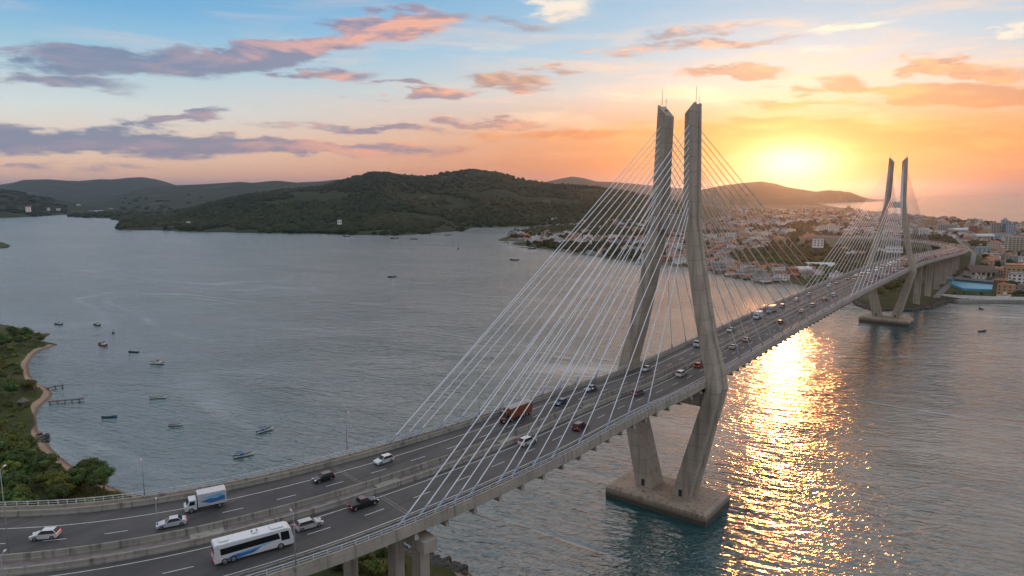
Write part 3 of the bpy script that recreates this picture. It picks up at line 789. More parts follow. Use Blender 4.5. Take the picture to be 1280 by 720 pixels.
def make_tree(seed, h, r, mat, n=110, size=.42, shrub=False):
    rr = random.Random(seed); cr = MB(); tr = MB()
    k = 7 if not shrub else 5
    top = Vector((rr.uniform(-.3, .3), rr.uniform(-.3, .3), h * .62))
    if not shrub:
        tr.tube((0, 0, -1), (0.1, 0, h * .3), .22, .16, M['bark']); tr.tube((.1, 0, h * .3), top, .16, .08, M['bark'])
    else: tr.tube((0, 0, -1), (0, 0, h * .5), .12, .07, M['bark'])
    for i in range(k):
        a = i / k * 6.28 + rr.uniform(-.4, .4); q = r * rr.uniform(.35, .68) if i else 0
        z = h * rr.uniform(.42, .70) if i else h * .72
        if shrub: z = h * rr.uniform(.25, .5) if i else h * .55
        c = (math.cos(a) * q, math.sin(a) * q, z); cr_ = r * rr.uniform(.42, .62)
        cr.blob(c, (cr_ * .8, cr_ * .8, cr_ * .6), mat, .2, 1, seed * 31 + i)
        leaf_clump(cr, c, cr_, n, size, mat, rr)
        tr.tube(top * .6, c, .09, .04, M['bark'], 4)
    return cr.mesh('crown'), tr.mesh('trunk')
TREES = [make_tree(1, 7.5, 3.6, M['leaf']), make_tree(2, 8.5, 4.0, M['leafd']), make_tree(3, 6.2, 3.4, M['leaf']), make_tree(4, 9.5, 4.2, M['leafd'], 130)]
SHRUBS = [make_tree(11, 3.2, 2.6, M['leafd'], 80, .34, True), make_tree(12, 2.6, 2.4, M['leaf'], 80, .34, True), make_tree(13, 3.6, 3.0, M['leaf'], 90, .36, True)]
def plant(kind, x, y, z, s, proto, label, cat, group, parts=True):
    o = empty(kind, (x, y, z), random.uniform(0, 6.28), label=label, cat=cat, group=group)
    o.scale = (s, s, s * random.uniform(.85, 1.15))
    link('crown', proto[0], o); link('trunk', proto[1], o)
    return o
# cove shore: trees near the bridge, shrubs along the sand
cand = []
rr = random.Random(5)
xs = np.array([rr.uniform(-330, 20) for _ in range(9000)]); ys = np.array([rr.uniform(66, 520) for _ in range(9000)])
g_, sl_, _, _ = land_height(xs, ys)
nzv = fbm(xs / 40 + 5, ys / 40, 4); nz2v = fbm(xs / 160, ys / 160 + 7, 4)
placed = []
def free(x, y, d_, lst):
    return all((x - a) ** 2 + (y - b) ** 2 > d_ * d_ for a, b in lst[-400:])
def underdeck(x, y):
    i = np.hypot(CL[:, 0] - x, CL[:, 1] - y).argmin()
    return math.hypot(CL[i, 0] - x, CL[i, 1] - y) < CL[i, 3] + 3
def inview(x, y, z, m=60):
    if y < 5: return False
    dn = H - z; zc = y * math.cos(PITCH) + dn * math.sin(PITCH); v = (dn * math.cos(PITCH) - y * math.sin(PITCH)) / zc
    px = 640 + F * x / zc; py = 360 + F * v
    return -m < px < 1280 + m and -m < py < 720 + m
nt = 0; ns = 0
for x, y, z, sd, n_, n2_ in zip(xs, ys, g_, sl_, nzv, nz2v):
    if sd < 4.6 or underdeck(x, y) or not inview(x, y, z, 25) or n2_ > .60: continue
    far_ = math.hypot(x, y) > 300
    if n_ > .44 and nt < 230 and sd > 7 and free(x, y, 4.6 if not far_ else 7.5, placed):
        k = rr.randrange(4)
        kd = 'dark' if k in (1, 3) else 'yellowish green'
        plant('broadleaf_tree', x, y, z - .3, rr.uniform(.7, 1.2), TREES[k], 'bushy %s broadleaf tree in the thicket on the sandy cove shore' % kd, 'tree', 'broadleaf trees on the cove shore')
        placed.append((x, y)); nt += 1
    elif n_ <= .50 and ns < 230 and free(x, y, 3.4 if not far_ else 6, placed):
        k = rr.randrange(3)
        plant('shrub', x, y, z - .3, rr.uniform(.6, 1.15), SHRUBS[k], 'low %s shrub in the scrub behind the sandy cove beach' % ('dark green' if k == 0 else 'olive green'), 'shrub', 'shrubs on the cove shore')
        placed.append((x, y)); ns += 1
for px, py, s_ in [(118, 598, 1.0), (130, 606, .9), (106, 604, 1.05), (95, 612, 1.0), (122, 614, .8)]:
    x, y = at(px, py, 3); plant('broadleaf_tree', x, y, 2.6, s_, TREES[3], 'tallest dark bushy tree clump beside the cove sand under the bridge', 'tree', 'tall trees by the end of the cove')
# undergrowth: uncountable
mb = MB(); rr = random.Random(9); cnt = 0
xs = np.array([rr.uniform(-330, 20) for _ in range(14000)]); ys = np.array([rr.uniform(60, 520) for _ in range(14000)])
g_, sl_, _, _ = land_height(xs, ys); nz2v = fbm(xs / 160, ys / 160 + 7, 4)
for x, y, z, sd, n2_ in zip(xs, ys, g_, sl_, nz2v):
    if sd < 4.2 or not inview(x, y, z, 10) or n2_ > .61 or cnt > 3600: continue
    q = rr.uniform(.7, 1.8); leaf_clump(mb, (x, y, z - .1), q, 16, .34, M['leaf'] if rr.random() < .6 else M['leafd'], rr, .8); cnt += 1
mb.build('undergrowth', kind='stuff', label='low scrub and grass tussocks covering the cove shore')
# woodland on the hills: canopy bumps that read as one mass
WOODB = [MB() for _ in range(1)]
mbw = MB(); rr = random.Random(21); cnt = 0
N_ = 34000
ra_ = np.array([rr.uniform(azpx(140), azpx(870)) for _ in range(N_)]); rd = np.array([rr.uniform(1500, 2900) for _ in range(N_)])
xs = rd * np.sin(ra_); ys = rd * np.cos(ra_); g_, _, sm_, hz_ = land_height(xs, ys)
pk = fbm(xs / 90, ys / 90, 4)
okk = (sm_ > 4) & ((hz_ > 6) | (pk > .36)) & (g_ > 1.0)
ico = bmesh.new(); bmesh.ops.create_icosphere(ico, subdivisions=1, radius=1); IV = [v.co.copy() for v in ico.verts]; IF = [tuple(q.index for q in f.verts) for f in ico.faces]; ico.free()
def fastblobs(pts, mat, rr, name, **kw):
    n = len(pts); iv = np.array(IV); nv = len(iv)
    Vv = np.zeros((n, nv, 3), np.float32)
    for i, (x, y, z, r, h) in enumerate(pts):
        k = 1 + (np.array([rr.random() for _ in range(nv)]) - .5) * .5
        Vv[i] = iv * k[:, None] * (r, r, h) + (x, y, z)
    Ff = (np.array(IF)[None] + (np.arange(n) * nv)[:, None, None]).reshape(-1)
    me = bpy.data.meshes.new(name); me.vertices.add(n * nv); me.vertices.foreach_set('co', Vv.ravel())
    me.loops.add(len(Ff)); me.loops.foreach_set('vertex_index', Ff.astype(np.int32))
    me.polygons.add(len(Ff) // 3); me.polygons.foreach_set('loop_start', np.arange(0, len(Ff), 3, dtype=np.int32)); me.update(calc_edges=True)
    me.materials.append(mat); return link(name, me, **kw)
def wood_mat(name, k=1.0):
    m, t, b = new_mat(name); p = t.geo()
    n = t.noise(p, .03, 6, .7); n2 = t.noise(p, .5, 3, .6)
    n3 = t.noise(p, .0045, 5, .65)
    c = t.ramp(n, [(.3, (.012, .020, .008, 1)), (.5, (.032, .045, .015, 1)), (.72, (.070, .072, .026, 1))])
    c = t.mix(t.m('MULTIPLY', t.sstep(n3, .46, .64), .7), c, (.10, .085, .038, 1))
    t.L.new(t.mix(t.m('MULTIPLY', n2, .5), c, (.012, .018, .008, 1)), b.inputs['Base Color'])
    b.inputs['Roughness'].default_value = .9; b.inputs['Specular IOR Level'].default_value = .1
    t.L.new(t.bump(n2, 1, 1.5), b.inputs['Normal']); return m
M['wood'] = wood_mat('woodland_canopy')
pts = []
pk_ = fbm(xs / 150 + 4, ys / 150, 4) < .63
for i_, (x, y, z, ok) in enumerate(zip(xs, ys, g_, okk)):
    if ok and pk_[i_] and len(pts) < 13000:
        r = rr.uniform(4, 10) ; pts.append((x, y, z + r * .2, r, r * rr.uniform(.6, 1.15)))
fastblobs(pts, M['wood'], rr, 'hillside_forest', kind='stuff', label='continuous dark green forest covering the near hills and their shore')
# low shores of the far river mouth
pts = []
for px0, px1, py0, py1, n_ in [(-40, 80, 262, 270, 260), (80, 150, 266, 280, 240), (150, 330, 258, 285, 200)]:
    for _ in range(n_):
        x, y = at(rr.uniform(px0, px1), rr.uniform(py0, py1), 3); pts.append((x, y))
gx = np.array([p[0] for p in pts]); gy = np.array([p[1] for p in pts]); gg, _, sm_, _ = land_height(gx, gy)
pts = [(x, y, z + 1, rr.uniform(10, 22), rr.uniform(5, 11)) for x, y, z, s_ in zip(gx, gy, gg, sm_) if s_ > 5]
fastblobs(pts, M['wood'], rr, 'riverside_woodland', kind='stuff', label='low dark woodland on the flats at the far river mouth')

# ------------------------------------------------------------------ vehicles
def wheel_parts(root, x, y, r=.32, w=.2):
    sg = 1 if y > 0 else -1
    mb = MB(); mb.tube((x, y - w / 2, r), (x, y + w / 2, r), r, r, M['tyre'], 14); wl = mb.build('wheel', root)
    mb = MB(); mb.tube((x, y + sg * (w / 2 - .01), r), (x, y + sg * (w / 2 + .02), r), r * .6, r * .55, M['rim'], 10); mb.build('rim', wl)
CARS = {  # length, width, bonnet height, roof height, cabin front x, roof front, roof rear, cabin rear x, tail height
    'hatchback': (3.95, 1.72, .92, 1.50, .95, .25, -1.45, -1.92, 1.0),
    'sedan': (4.45, 1.75, .90, 1.46, .95, .25, -1.0, -1.65, 1.02),
    'suv': (4.45, 1.85, 1.05, 1.70, 1.15, .5, -1.75, -2.15, 1.1),
    'wagon': (4.3, 1.72, .92, 1.50, 1.0, .35, -1.7, -2.08, 1.0),
    'pickup': (5.2, 1.85, 1.08, 1.72, 1.1, .45, -.75, -1.0, 1.08)}
def car_meshes(kind, col, simple_=False):
    L, Wd, hb, hr, cf, rf, rrx, cr, ht = CARS[kind]; l = L / 2; w = Wd / 2
    P_ = paint(col)
    prof = [(-l, .35), (-l + .05, ht - .12), (-l + .18, ht), (cr, ht + .02), (cf, hb + .04), (l - .35, hb - .14), (l - .04, .62), (l, .35), (l - .15, .22), (-l + .12, .22)]
    def sides(mb, mat):
        n = len(prof)
        A = [(x, -w * (.93 if abs(x) > l - .3 else 1), z) for x, z in prof]; B = [(x, w * (.93 if abs(x) > l - .3 else 1), z) for x, z in prof]
        mb.prism(A, B, mat)
    body = MB(); sides(body, P_)
    cab = MB(); wr = w * .78
    bot = [(cr, -w * .95, ht - .03), (cf, -w * .95, hb), (cf, w * .95, hb), (cr, w * .95, ht - .03)]
    top = [(rrx, -wr, hr), (rf, -wr, hr), (rf, wr, hr), (rrx, wr, hr)]
    cab.prism(bot, top, P_)
    def pane(ids, name=None):
        c = [Vector(bot[i]) if k == 'b' else Vector(top[i]) for k, i in ids]
        m = sum(c, Vector()) / 4; nn = (c[1] - c[0]).cross(c[2] - c[1]).normalized()
        if nn.dot(m - Vector((0, 0, .9))) < 0: nn = -nn
        q = [m + (v - m) * .92 + nn * .018 for v in c]; q2 = [m + (v - m) * .92 - nn * .01 for v in c]
        g = MB(); g.prism(q2, q, M['glass']); return g
    panes = {'windscreen': [pane([('b', 1), ('b', 2), ('t', 2), ('t', 1)])], 'rear_window': [pane([('b', 0), ('b', 3), ('t', 3), ('t', 0)])],
             'side_window': [pane([('b', 0), ('b', 1), ('t', 1), ('t', 0)]), pane([('b', 3), ('b', 2), ('t', 2), ('t', 3)])]}
    hl = []; tl = []
    for sg in (-1, 1):
        a = MB(); a.box((l - .10, sg * w * .72, .68), (.22, .32, .14), M['headlight']); hl.append(a)
        a = MB(); a.box((-l + .06, sg * w * .80, ht - .22), (.16, .2, .2), M['taillight']); tl.append(a)
    return body, cab, panes, hl, tl
def merge(list_):
    o = MB()
    for m in list_:
        for k, mat in enumerate(m.mats):
            fs = [f for f, mi in zip(m.f, m.mi) if mi == k]; used = sorted({i for f in fs for i in f}); mp = {i: j for j, i in enumerate(used)}
            o.add([m.v[i] for i in used], [tuple(mp[i] for i in f) for f in fs], mat)
    return o
def make_car(kind, col, loc, rz, label, group=None):
    name = {'hatchback': 'hatchback_car', 'sedan': 'sedan_car', 'suv': 'sport_utility_car', 'wagon': 'estate_car', 'pickup': 'pickup_truck'}[kind]
    root = empty(name, loc, rz, label=label, cat='pickup' if kind == 'pickup' else 'car', group=group)
    body, cab, panes, hl, tl = car_meshes(kind, col)
    bo = body.build('body', root, smooth=False, bevel=.07, bsegs=2); cb_ = cab.build('cabin', root, bevel=.05, bsegs=2)
    for k, l_ in panes.items():
        for q in l_: q.build(k, cb_)
    for q in hl: q.build('headlight', root)
    for q in tl: q.build('taillight', root)
    L = CARS[kind][0]; w = CARS[kind][1] / 2
    for x in (L / 2 - .78, -L / 2 + .75):
        for sg in (-1, 1): wheel_parts(root, x, sg * (w - .12), .32 if kind not in ('suv', 'pickup') else .37)
    if kind == 'pickup':
        m = MB(); m.box((-1.85, 0, 1.10), (1.35, 1.5, .06), M['black']); m.build('load_bed', root)
    for sg in (-1, 1):
        m = MB(); m.box((CARS[kind][4] - .25, sg * (w + .08), 1.0), (.12, .16, .13), paint(col)); m.build('mirror', root)
    m = MB(); m.box((-L / 2 - .01, 0, .62), (.03, .42, .12), M['rail']); m.build('number_plate', root)
    return root
_small = {}
def small_car(kind, col, lit):
    k = (kind, tuple(col), lit)
    if k not in _small:
        body, cab, panes, hl, tl = car_meshes(kind, col); ex = MB()
        L, w = CARS[kind][0] / 2, CARS[kind][1] / 2
        for x in (L - .78, -L + .75):
            for sg in (-1, 1): ex.tube((x, sg * (w - .02), .32), (x, sg * (w - .22), .32), .32, .32, M['tyre'], 8)
        for sg in (-1, 1): ex.box((L - .02, sg * w * .7, .68), (.2, .3, .16), M['headlit'])
        _small[k] = merge([body, cab] + [q for l_ in panes.values() for q in l_] + tl + [ex]).mesh('car')
    return _small[k]
WHITE = (.62, .62, .62); SILVER = (.36, .37, .39); GREY = (.13, .135, .15); BLACK = (.014, .015, .018); RED = (.20, .02, .018); BLUE = (.03, .055, .12); TAN = (.30, .25, .19); MAROON = (.075, .012, .016)
def road_pos(px, py, zoff=.6):
    x, y = at(px, py, DZ + zoff); s = near_s(x, y); return x, y, s
def put(px, py, away):
    """stand a vehicle where the photo has it, aligned with its lane"""
    x, y, s = road_pos(px, py)
    fx, fy, fz, w, h = frame(s)
    # snap sideways into the nearest lane middle
    u = (x - fx) * math.sin(h) - (y - fy) * math.cos(h); tt = (u / w + 1) / 2
    lo, hi = ((.235, .415) if not away else (.66, .845)); tt = min(max(tt, lo), hi)
    sx_ = s + ((x - fx) * math.cos(h) + (y - fy) * math.sin(h))
    q = P(sx_, (2 * tt - 1) * w, .012); hh = frame(sx_)[4]
    return q, (hh if away else hh + math.pi)
CARLIST = [
    ('hatchback', WHITE, 57, 668, 0, 'white hatchback alone beside the median, ahead of the silver white sedan'),
    ('sedan', (.50, .52, .56), 214, 653, 0, 'silver white sedan just behind the white box truck, beside the median'),
    ('hatchback', BLACK, 404, 597, 0, 'black hatchback coming down past the bridge joint'),
    ('hatchback', WHITE, 478, 574, 0, 'white hatchback with blue-tinted windscreen following the black hatchback'),
    ('hatchback', (.03, .045, .08), 701, 503, 0, 'dark blue hatchback behind the orange truck'),
    ('sedan', (.14, .19, .27), 728, 483, 0, 'blue grey sedan behind the dark blue hatchback'),
    ('sedan', SILVER, 786, 457, 0, 'silver sedan just below the far leg of the near pylon'),
    ('sedan', SILVER, 895, 410, 0, 'silver sedan just past the near pylon heading for the bay'),
    ('suv', GREY, 958, 381, 0, 'dark grey van-like car behind the two white trucks'),
    ('sedan', (.3, .3, .3), 976, 373, 0, 'pale grey sedan following the trucks at mid span'),
    ('hatchback', TAN, 1000, 367, 0, 'tan hatchback near mid span coming towards the bay'),
    ('suv', WHITE, 1023, 356, 0, 'white tall car leading a pair near mid span'),
    ('sedan', SILVER, 1031, 352, 0, 'silver sedan trailing the white tall car near mid span'),
    ('wagon', (.42, .42, .43), 386, 655, 1, 'silver estate car right in front of the bus'),
    ('pickup', BLACK, 454, 629, 1, 'black pickup crossing the bridge joint'),
    ('suv', (.56, .57, .60), 657, 551, 1, 'white car under the nearest stay cables, beside the median'),
    ('suv', MAROON, 725, 533, 1, 'dark maroon car in the outer lane under the stays'),
    ('wagon', (.10, .10, .11), 787, 488, 1, 'dark grey estate car with roof rails mid way to the pylon'),
    ('suv', WHITE, 834, 464, 1, 'white tall car approaching the near pylon leg'),
    ('suv', (.4, .39, .36), 866, 446, 1, 'silver tall car in the inner lane beside the near pylon leg'),
    ('hatchback', (.30, .05, .02), 871, 456, 1, 'rusty red hatchback half hidden by the near pylon leg'),
    ('sedan', (.34, .34, .32), 899, 431, 1, 'silver grey sedan just beyond the near pylon leg'),
    ('sedan', (.26, .26, .25), 930, 424, 1, 'grey sedan in the outer lane beyond the near pylon'),
    ('wagon', (.05, .05, .055), 962, 401, 1, 'dark estate car going to town beside the trucks'),
    ('sedan', SILVER, 985, 387, 1, 'silver sedan going to town ahead of the dark estate car'),
    ('suv', (.38, .33, .29), 1008, 381, 1, 'beige tall car in the outer lane at mid span'),
    ('hatchback', (.14, .02, .015), 1015, 373, 1, 'dark red hatchback in the inner lane at mid span'),
    ('suv', (.5, .5, .5), 1033, 368, 1, 'white tall car ahead of the dark red hatchback'),
]
used_s = []
for kind, col, px, py, aw, lab in CARLIST:
    q, rz = put(px, py, aw); make_car(kind, col, q, rz, lab.replace('nearest the left road edge, ', ''))

# bus
def make_bus(loc, rz):
    root = empty('coach_bus', loc, rz, label='long white coach with blue swoosh along its side and dark window band', cat='bus')
    W_ = paint((.66, .67, .68)); L, w, h = 11.4, 1.27, 3.25
    mb = MB()
    prof = [(-L / 2, .4), (-L / 2, h - .25), (-L / 2 + .2, h), (L / 2 - .9, h), (L / 2 - .35, h - .25), (L / 2, 1.5), (L / 2, .4)]
    mb.prism([(x, -w, z) for x, z in prof], [(x, w, z) for x, z in prof], W_); body = mb.build('body', root, bevel=.14, bsegs=3)
    for sg in (-1, 1):
        mb = MB(); y0, y1 = sg * (w - .01), sg * (w + .015)
        pl = [(-L / 2 + .9, 1.55), (L / 2 - 2.0, 1.75), (L / 2 - 2.3, 2.72), (-L / 2 + .8, 2.55)]
        mb.prism([(x, y0, z) for x, z in pl], [(x, y1, z) for x, z in pl], M['glass']); mb.build('side_window', body)
        mb = MB(); pl = [(L / 2 - 1.85, 1.35), (L / 2 - .55, 1.35), (L / 2 - .75, 2.75), (L / 2 - 1.95, 2.75)]
        mb.prism([(x, y0, z) for x, z in pl], [(x, y1, z) for x, z in pl], M['glass']); mb.build('driver_window', body)
        mb = MB(); y2 = sg * (w + .022)
        pl = [(-4.6, .62), (-2.5, .55), (-.2, .75), (1.2, 1.45), (.2, 1.52), (-1.6, 1.35), (-3.4, 1.12)]
        mb.prism([(x, y0, z) for x, z in pl], [(x, y2, z) for x, z in pl], M['blue']); mb.build('blue_swoosh', body)
        mb = MB(); pl = [(-2.8, 1.15), (-.8, 1.15), (1.4, 1.42), (2.8, 1.62), (1.0, 1.60), (-1.0, 1.42)]
        mb.prism([(x, y0, z) for x, z in pl], [(x, sg * (w + .026), z) for x, z in pl], M['bluel']); mb.build('light_blue_swoosh', body)
        mb = MB(); mb.box((L / 2 + .12, sg * (w + .12), 2.5), (.12, .22, .5), M['black']); mb.build('mirror', root)
        mb = MB(); mb.box((L / 2 - .02, sg * .9, .75), (.12, .4, .22), M['headlight']); mb.build('headlight', root)
        mb = MB(); mb.box((-L / 2 - .0, sg * 1.0, .95), (.08, .26, .4), M['taillight']); mb.build('taillight', root)
    mb = MB(); mb.prism([(L / 2 + .015, -1.1, 1.35), (L / 2 + .015, 1.1, 1.35), (L / 2 - .27, 1.1, 2.85), (L / 2 - .27, -1.1, 2.85)], [(L / 2 + .04, -1.1, 1.35), (L / 2 + .04, 1.1, 1.35), (L / 2 - .245, 1.1, 2.85), (L / 2 - .245, -1.1, 2.85)], M['glass']); mb.build('windscreen', body)
    mb = MB(); mb.box((-L / 2 - .01, 0, 2.3), (.04, 2.0, .8), M['glass']); mb.build('rear_window', body)
    for x, a, b_ in [(-4.2, 1.3, 1.2), (0.2, .9, .9), (3.4, 1.9, 1.5)]:
        mb = MB(); mb.box((x, 0, h + .09), (a, b_, .18), W_); mb.build('roof_unit', root, bevel=.05)
    for x in (-.2, .5):
        mb = MB(); mb.box((x + .1, .1, h + .19), (.18, .5, .05), M['black']); mb.build('roof_hatch', root)
    for x in (3.7, -3.1, -4.3):
        for sg in (-1, 1): wheel_parts(root, x, sg * (w - .1), .5, .28)
M['blue'] = simple('blue_livery', (.03, .13, .33), .35, coat=.5)
M['bluel'] = simple('light_blue_livery', (.15, .38, .58), .35, coat=.5)
q, rz = put(318, 686, 1); make_bus(q, rz)
# trucks
def cab_truck(name, label, loc, rz, cabcol, boxcol, L=6.2, boxh=2.3, cabh=2.3, deco=None, tarp=None, ribs=False, cat='truck', flat=False):
    root = empty(name, loc, rz, label=label, cat=cat)
    C_ = paint(cabcol); B_ = paint(boxcol); l = L / 2; w = 1.15
    cabl = 1.9
    mb = MB(); pr = [(l - cabl, .45), (l - cabl, cabh), (l - .75, cabh), (l - .35, 1.45), (l, 1.2), (l, .45)]
    mb.prism([(x, -w * .92, z) for x, z in pr], [(x, w * .92, z) for x, z in pr], C_); cab = mb.build('cab', root, bevel=.08, bsegs=2)
    mb = MB(); a = (l - .72, cabh - .12); b_ = (l - .36, 1.5)
    mb.prism([(a[0], -.85, a[1]), (b_[0], -.95, b_[1]), (b_[0], .95, b_[1]), (a[0], .85, a[1])], [(a[0] + .04, -.85, a[1] + .02), (b_[0] + .04, -.95, b_[1] + .02), (b_[0] + .04, .95, b_[1] + .02), (a[0] + .04, .85, a[1] + .02)], M['glass']); mb.build('windscreen', cab)
    for sg in (-1, 1):
        mb = MB(); pl = [(l - 1.6, 1.4), (l - .65, 1.4), (l - .85, 2.05), (l - 1.6, 2.05)]
        mb.prism([(x, sg * (w * .92 - .01), z) for x, z in pl], [(x, sg * (w * .92 + .02), z) for x, z in pl], M['glass']); mb.build('side_window', cab)
        mb = MB(); mb.box((l - .02, sg * .78, .75), (.08, .3, .2), M['headlight']); mb.build('headlight', cab)
    mb = MB(); mb.box((-.3, 0, .62), (L - 1.2, 1.6, .26), M['black']); mb.build('chassis', root)
    bl = L - cabl - .15; bx = -l + bl / 2
    if flat:
        mb = MB(); mb.box((bx, 0, .95), (bl, 2.3, .2), B_)
        mb.box((bx, 1.12, 1.25), (bl, .06, .4), B_); mb.box((bx, -1.12, 1.25), (bl, .06, .4), B_); mb.box((bx, 0, 1.45), (bl * .8, 1.9, .8), M['joint']); mb.build('flatbed', root)
    else:
        mb = MB(); mb.box((bx, 0, .8 + boxh / 2), (bl, 2.36, boxh), B_); bo = mb.build('cargo_box', root, bevel=.04)
        if ribs:
            for k in range(int(bl / .8)):
                mb.v, mb.f, mb.mi, mb.mats = [], [], [], []
                for sg in (-1, 1): mb.box((-l + .4 + k * .8, sg * 1.21, .8 + boxh / 2), (.09, .07, boxh - .1), B_)
                mb.build('rib', bo)
        if tarp:
            mb = MB(); z = .8 + boxh; mb.prism([(bx - bl / 2 + .03, -1.16, z + .01), (bx + bl / 2 - .03, -1.16, z + .01), (bx + bl / 2 - .03, 1.16, z + .01), (bx - bl / 2 + .03, 1.16, z + .01)],
                                          [(bx - bl / 2 + .1, -.5, z + .30), (bx + bl / 2 - .1, -.5, z + .26), (bx + bl / 2 - .1, .5, z + .26), (bx - bl / 2 + .1, .5, z + .30)], tarp); mb.build('tarpaulin', root)
        if deco:
            for sg in (-1, 1):
                pl = [(-l + .2, 1.45), (bx + .2, 1.25), (bx + bl / 2 - .3, 1.75), (bx + .4, 2.1), (bx - .6, 1.95), (-l + .3, 2.35)]
                mb = MB(); mb.prism([(x, sg * 1.17, z) for x, z in pl], [(x, sg * 1.2, z) for x, z in pl], M['blue']); mb.build('blue_mural', bo)
                pl = [(-l + .4, 2.2), (bx, 2.1), (bx + bl / 2 - .5, 2.35), (bx, 2.6), (-l + .6, 2.75)]
                mb = MB(); mb.prism([(x, sg * 1.17, z) for x, z in pl], [(x, sg * 1.204, z) for x, z in pl], M['bluel']); mb.build('blue_mural', bo)
    for x in ([l - 1.0, -l + 1.1] if L < 8 else [l - 1.0, l - 2.6, -l + 3.2, -l + 2.1, -l + 1.0]):
        for sg in (-1, 1): wheel_parts(root, x, sg * 1.0, .46, .3)
    for sg in (-1, 1):
        mb = MB(); mb.box((-l - .02, sg * .9, .85), (.06, .25, .15), M['taillight']); mb.build('taillight', root)
    return root
M['tarp'] = simple('pale_tarpaulin', (.36, .33, .30), .8, bump=.4)
q, rz = put(254, 628, 0); q = (q[0], q[1], q[2])
cab_truck('box_truck', 'white box truck with blue mural painted on its cargo box', q, rz, (.6, .62, .64), (.50, .52, .54), L=6.6, deco=True)
q, rz = put(637, 518, 0); cab_truck('dump_truck', 'big orange tipper truck with pale tarpaulin over its load', q, rz, (.12, .028, .018), (.25, .07, .02), L=10.5, boxh=2.5, cabh=2.8, tarp=M['tarp'], ribs=True)
q, rz = put(853, 427, 0); cab_truck('flatbed_truck', 'grey flatbed truck with loaded bed passing behind the near pylon leg', q, rz, (.4, .4, .42), (.35, .34, .33), L=8.5, flat=True)
q, rz = put(934, 395, 0); cab_truck('delivery_truck', 'white delivery truck leading the pair of trucks near mid span', q, rz, (.55, .55, .56), (.55, .55, .56), L=6.5)
q, rz = put(948, 387, 0); cab_truck('delivery_truck', 'second white truck right behind the leading one near mid span', q, rz, (.45, .45, .46), (.33, .32, .33), L=8.5)
# motorcycles with riders' place empty would be wrong: rider is a person on top
def motorcycle(loc, rz, label, plabel, col):
    root = empty('motorcycle', loc, rz, label=label, cat='motorcycle')
    for x in (.68, -.66):
        mb = MB(); mb.tube((x, -.06, .31), (x, .06, .31), .31, .31, M['tyre'], 14); mb.build('wheel', root)
    mb = MB(); mb.box((0, 0, .62), (.85, .26, .32), paint(col), 0, (.8, .7)); mb.build('tank', root, bevel=.05)
    mb = MB(); mb.box((-.45, 0, .82), (.7, .26, .1), M['black']); mb.build('seat', root, bevel=.03)
    mb = MB(); mb.tube((.68, 0, .31), (.42, 0, 1.0), .05, .05, M['steel']); mb.tube((.42, -.34, 1.02), (.42, .34, 1.02), .025, .025, M['black']); mb.build('fork', root)
    mb = MB(); mb.box((.6, 0, .88), (.14, .2, .2), M['headlit']); mb.build('headlight', root)
    mb = MB(); mb.box((-.9, 0, .72), (.08, .16, .1), M['taillight']); mb.build('taillight', root)
    rider(loc, rz, plabel)
M['skin'] = simple('skin', (.36, .21, .15), .6); M['jacket'] = simple('jacket', (.035, .035, .045), .8); M['jeans'] = simple('jeans', (.05, .07, .13), .9)
def rider(loc, rz, label):
    """seated rider grown as one skinned body"""
    J = {'hip': (-.35, 0, .92), 'chest': (-.18, 0, 1.32), 'neck': (-.12, 0, 1.5), 'head': (-.08, 0, 1.66),
         'kl': (.05, .24, .78), 'fl': (-.1, .24, .34), 'tl': (.1, .24, .27), 'kr': (.05, -.24, .78), 'fr': (-.1, -.24, .34), 'tr': (.1, -.24, .27),
         'sl': (-.16, .2, 1.4), 'el': (.1, .32, 1.17), 'hl': (.38, .28, 1.05), 'sr': (-.16, -.2, 1.4), 'er': (.1, -.32, 1.17), 'hr': (.38, -.28, 1.05)}
    E_ = [('hip', 'chest'), ('chest', 'neck'), ('neck', 'head'), ('hip', 'kl'), ('kl', 'fl'), ('fl', 'tl'), ('hip', 'kr'), ('kr', 'fr'), ('fr', 'tr'), ('chest', 'sl'), ('sl', 'el'), ('el', 'hl'), ('chest', 'sr'), ('sr', 'er'), ('er', 'hr')]
    Rr = {'hip': .15, 'chest': .16, 'neck': .06, 'head': .11, 'kl': .08, 'fl': .05, 'tl': .045, 'kr': .08, 'fr': .05, 'tr': .045, 'sl': .08, 'el': .055, 'hl': .045, 'sr': .08, 'er': .055, 'hr': .045}
    ks = list(J); me = bpy.data.meshes.new('person'); me.from_pydata([J[k] for k in ks], [(ks.index(a), ks.index(b)) for a, b in E_], [])
    o = link('person', me, label=label, cat='person'); o.location = loc; o.rotation_euler.z = rz
    md = o.modifiers.new('skin', 'SKIN')
    if not me.skin_vertices: 
        import bmesh as _b
        bm = _b.new(); bm.from_mesh(me); bm.verts.layers.skin.verify(); bm.to_mesh(me); bm.free()
    for i, k in enumerate(ks): me.skin_vertices[0].data[i].radius = (Rr[k], Rr[k]); me.skin_vertices[0].data[i].use_root = (k == 'hip')
    o.modifiers.new('sub', 'SUBSURF').render_levels = 1
    me.materials.append(M['jacket'])
    mb = MB(); mb.blob((-.08, 0, 1.68), (.15, .14, .16), M['rim'], .02, 2); mb.build('helmet', o, smooth=True)
q, rz = put(4, 653, 0); motorcycle(q, rz, 'dark red motorcycle at the picture edge riding in the outer lane', 'rider in dark jacket on the dark red motorcycle', (.22, .02, .02))
q, rz = put(742, 486, 0); motorcycle(q, rz, 'small white motorcycle behind the blue grey sedan', 'rider in dark jacket on the small white motorcycle', (.5, .5, .5))
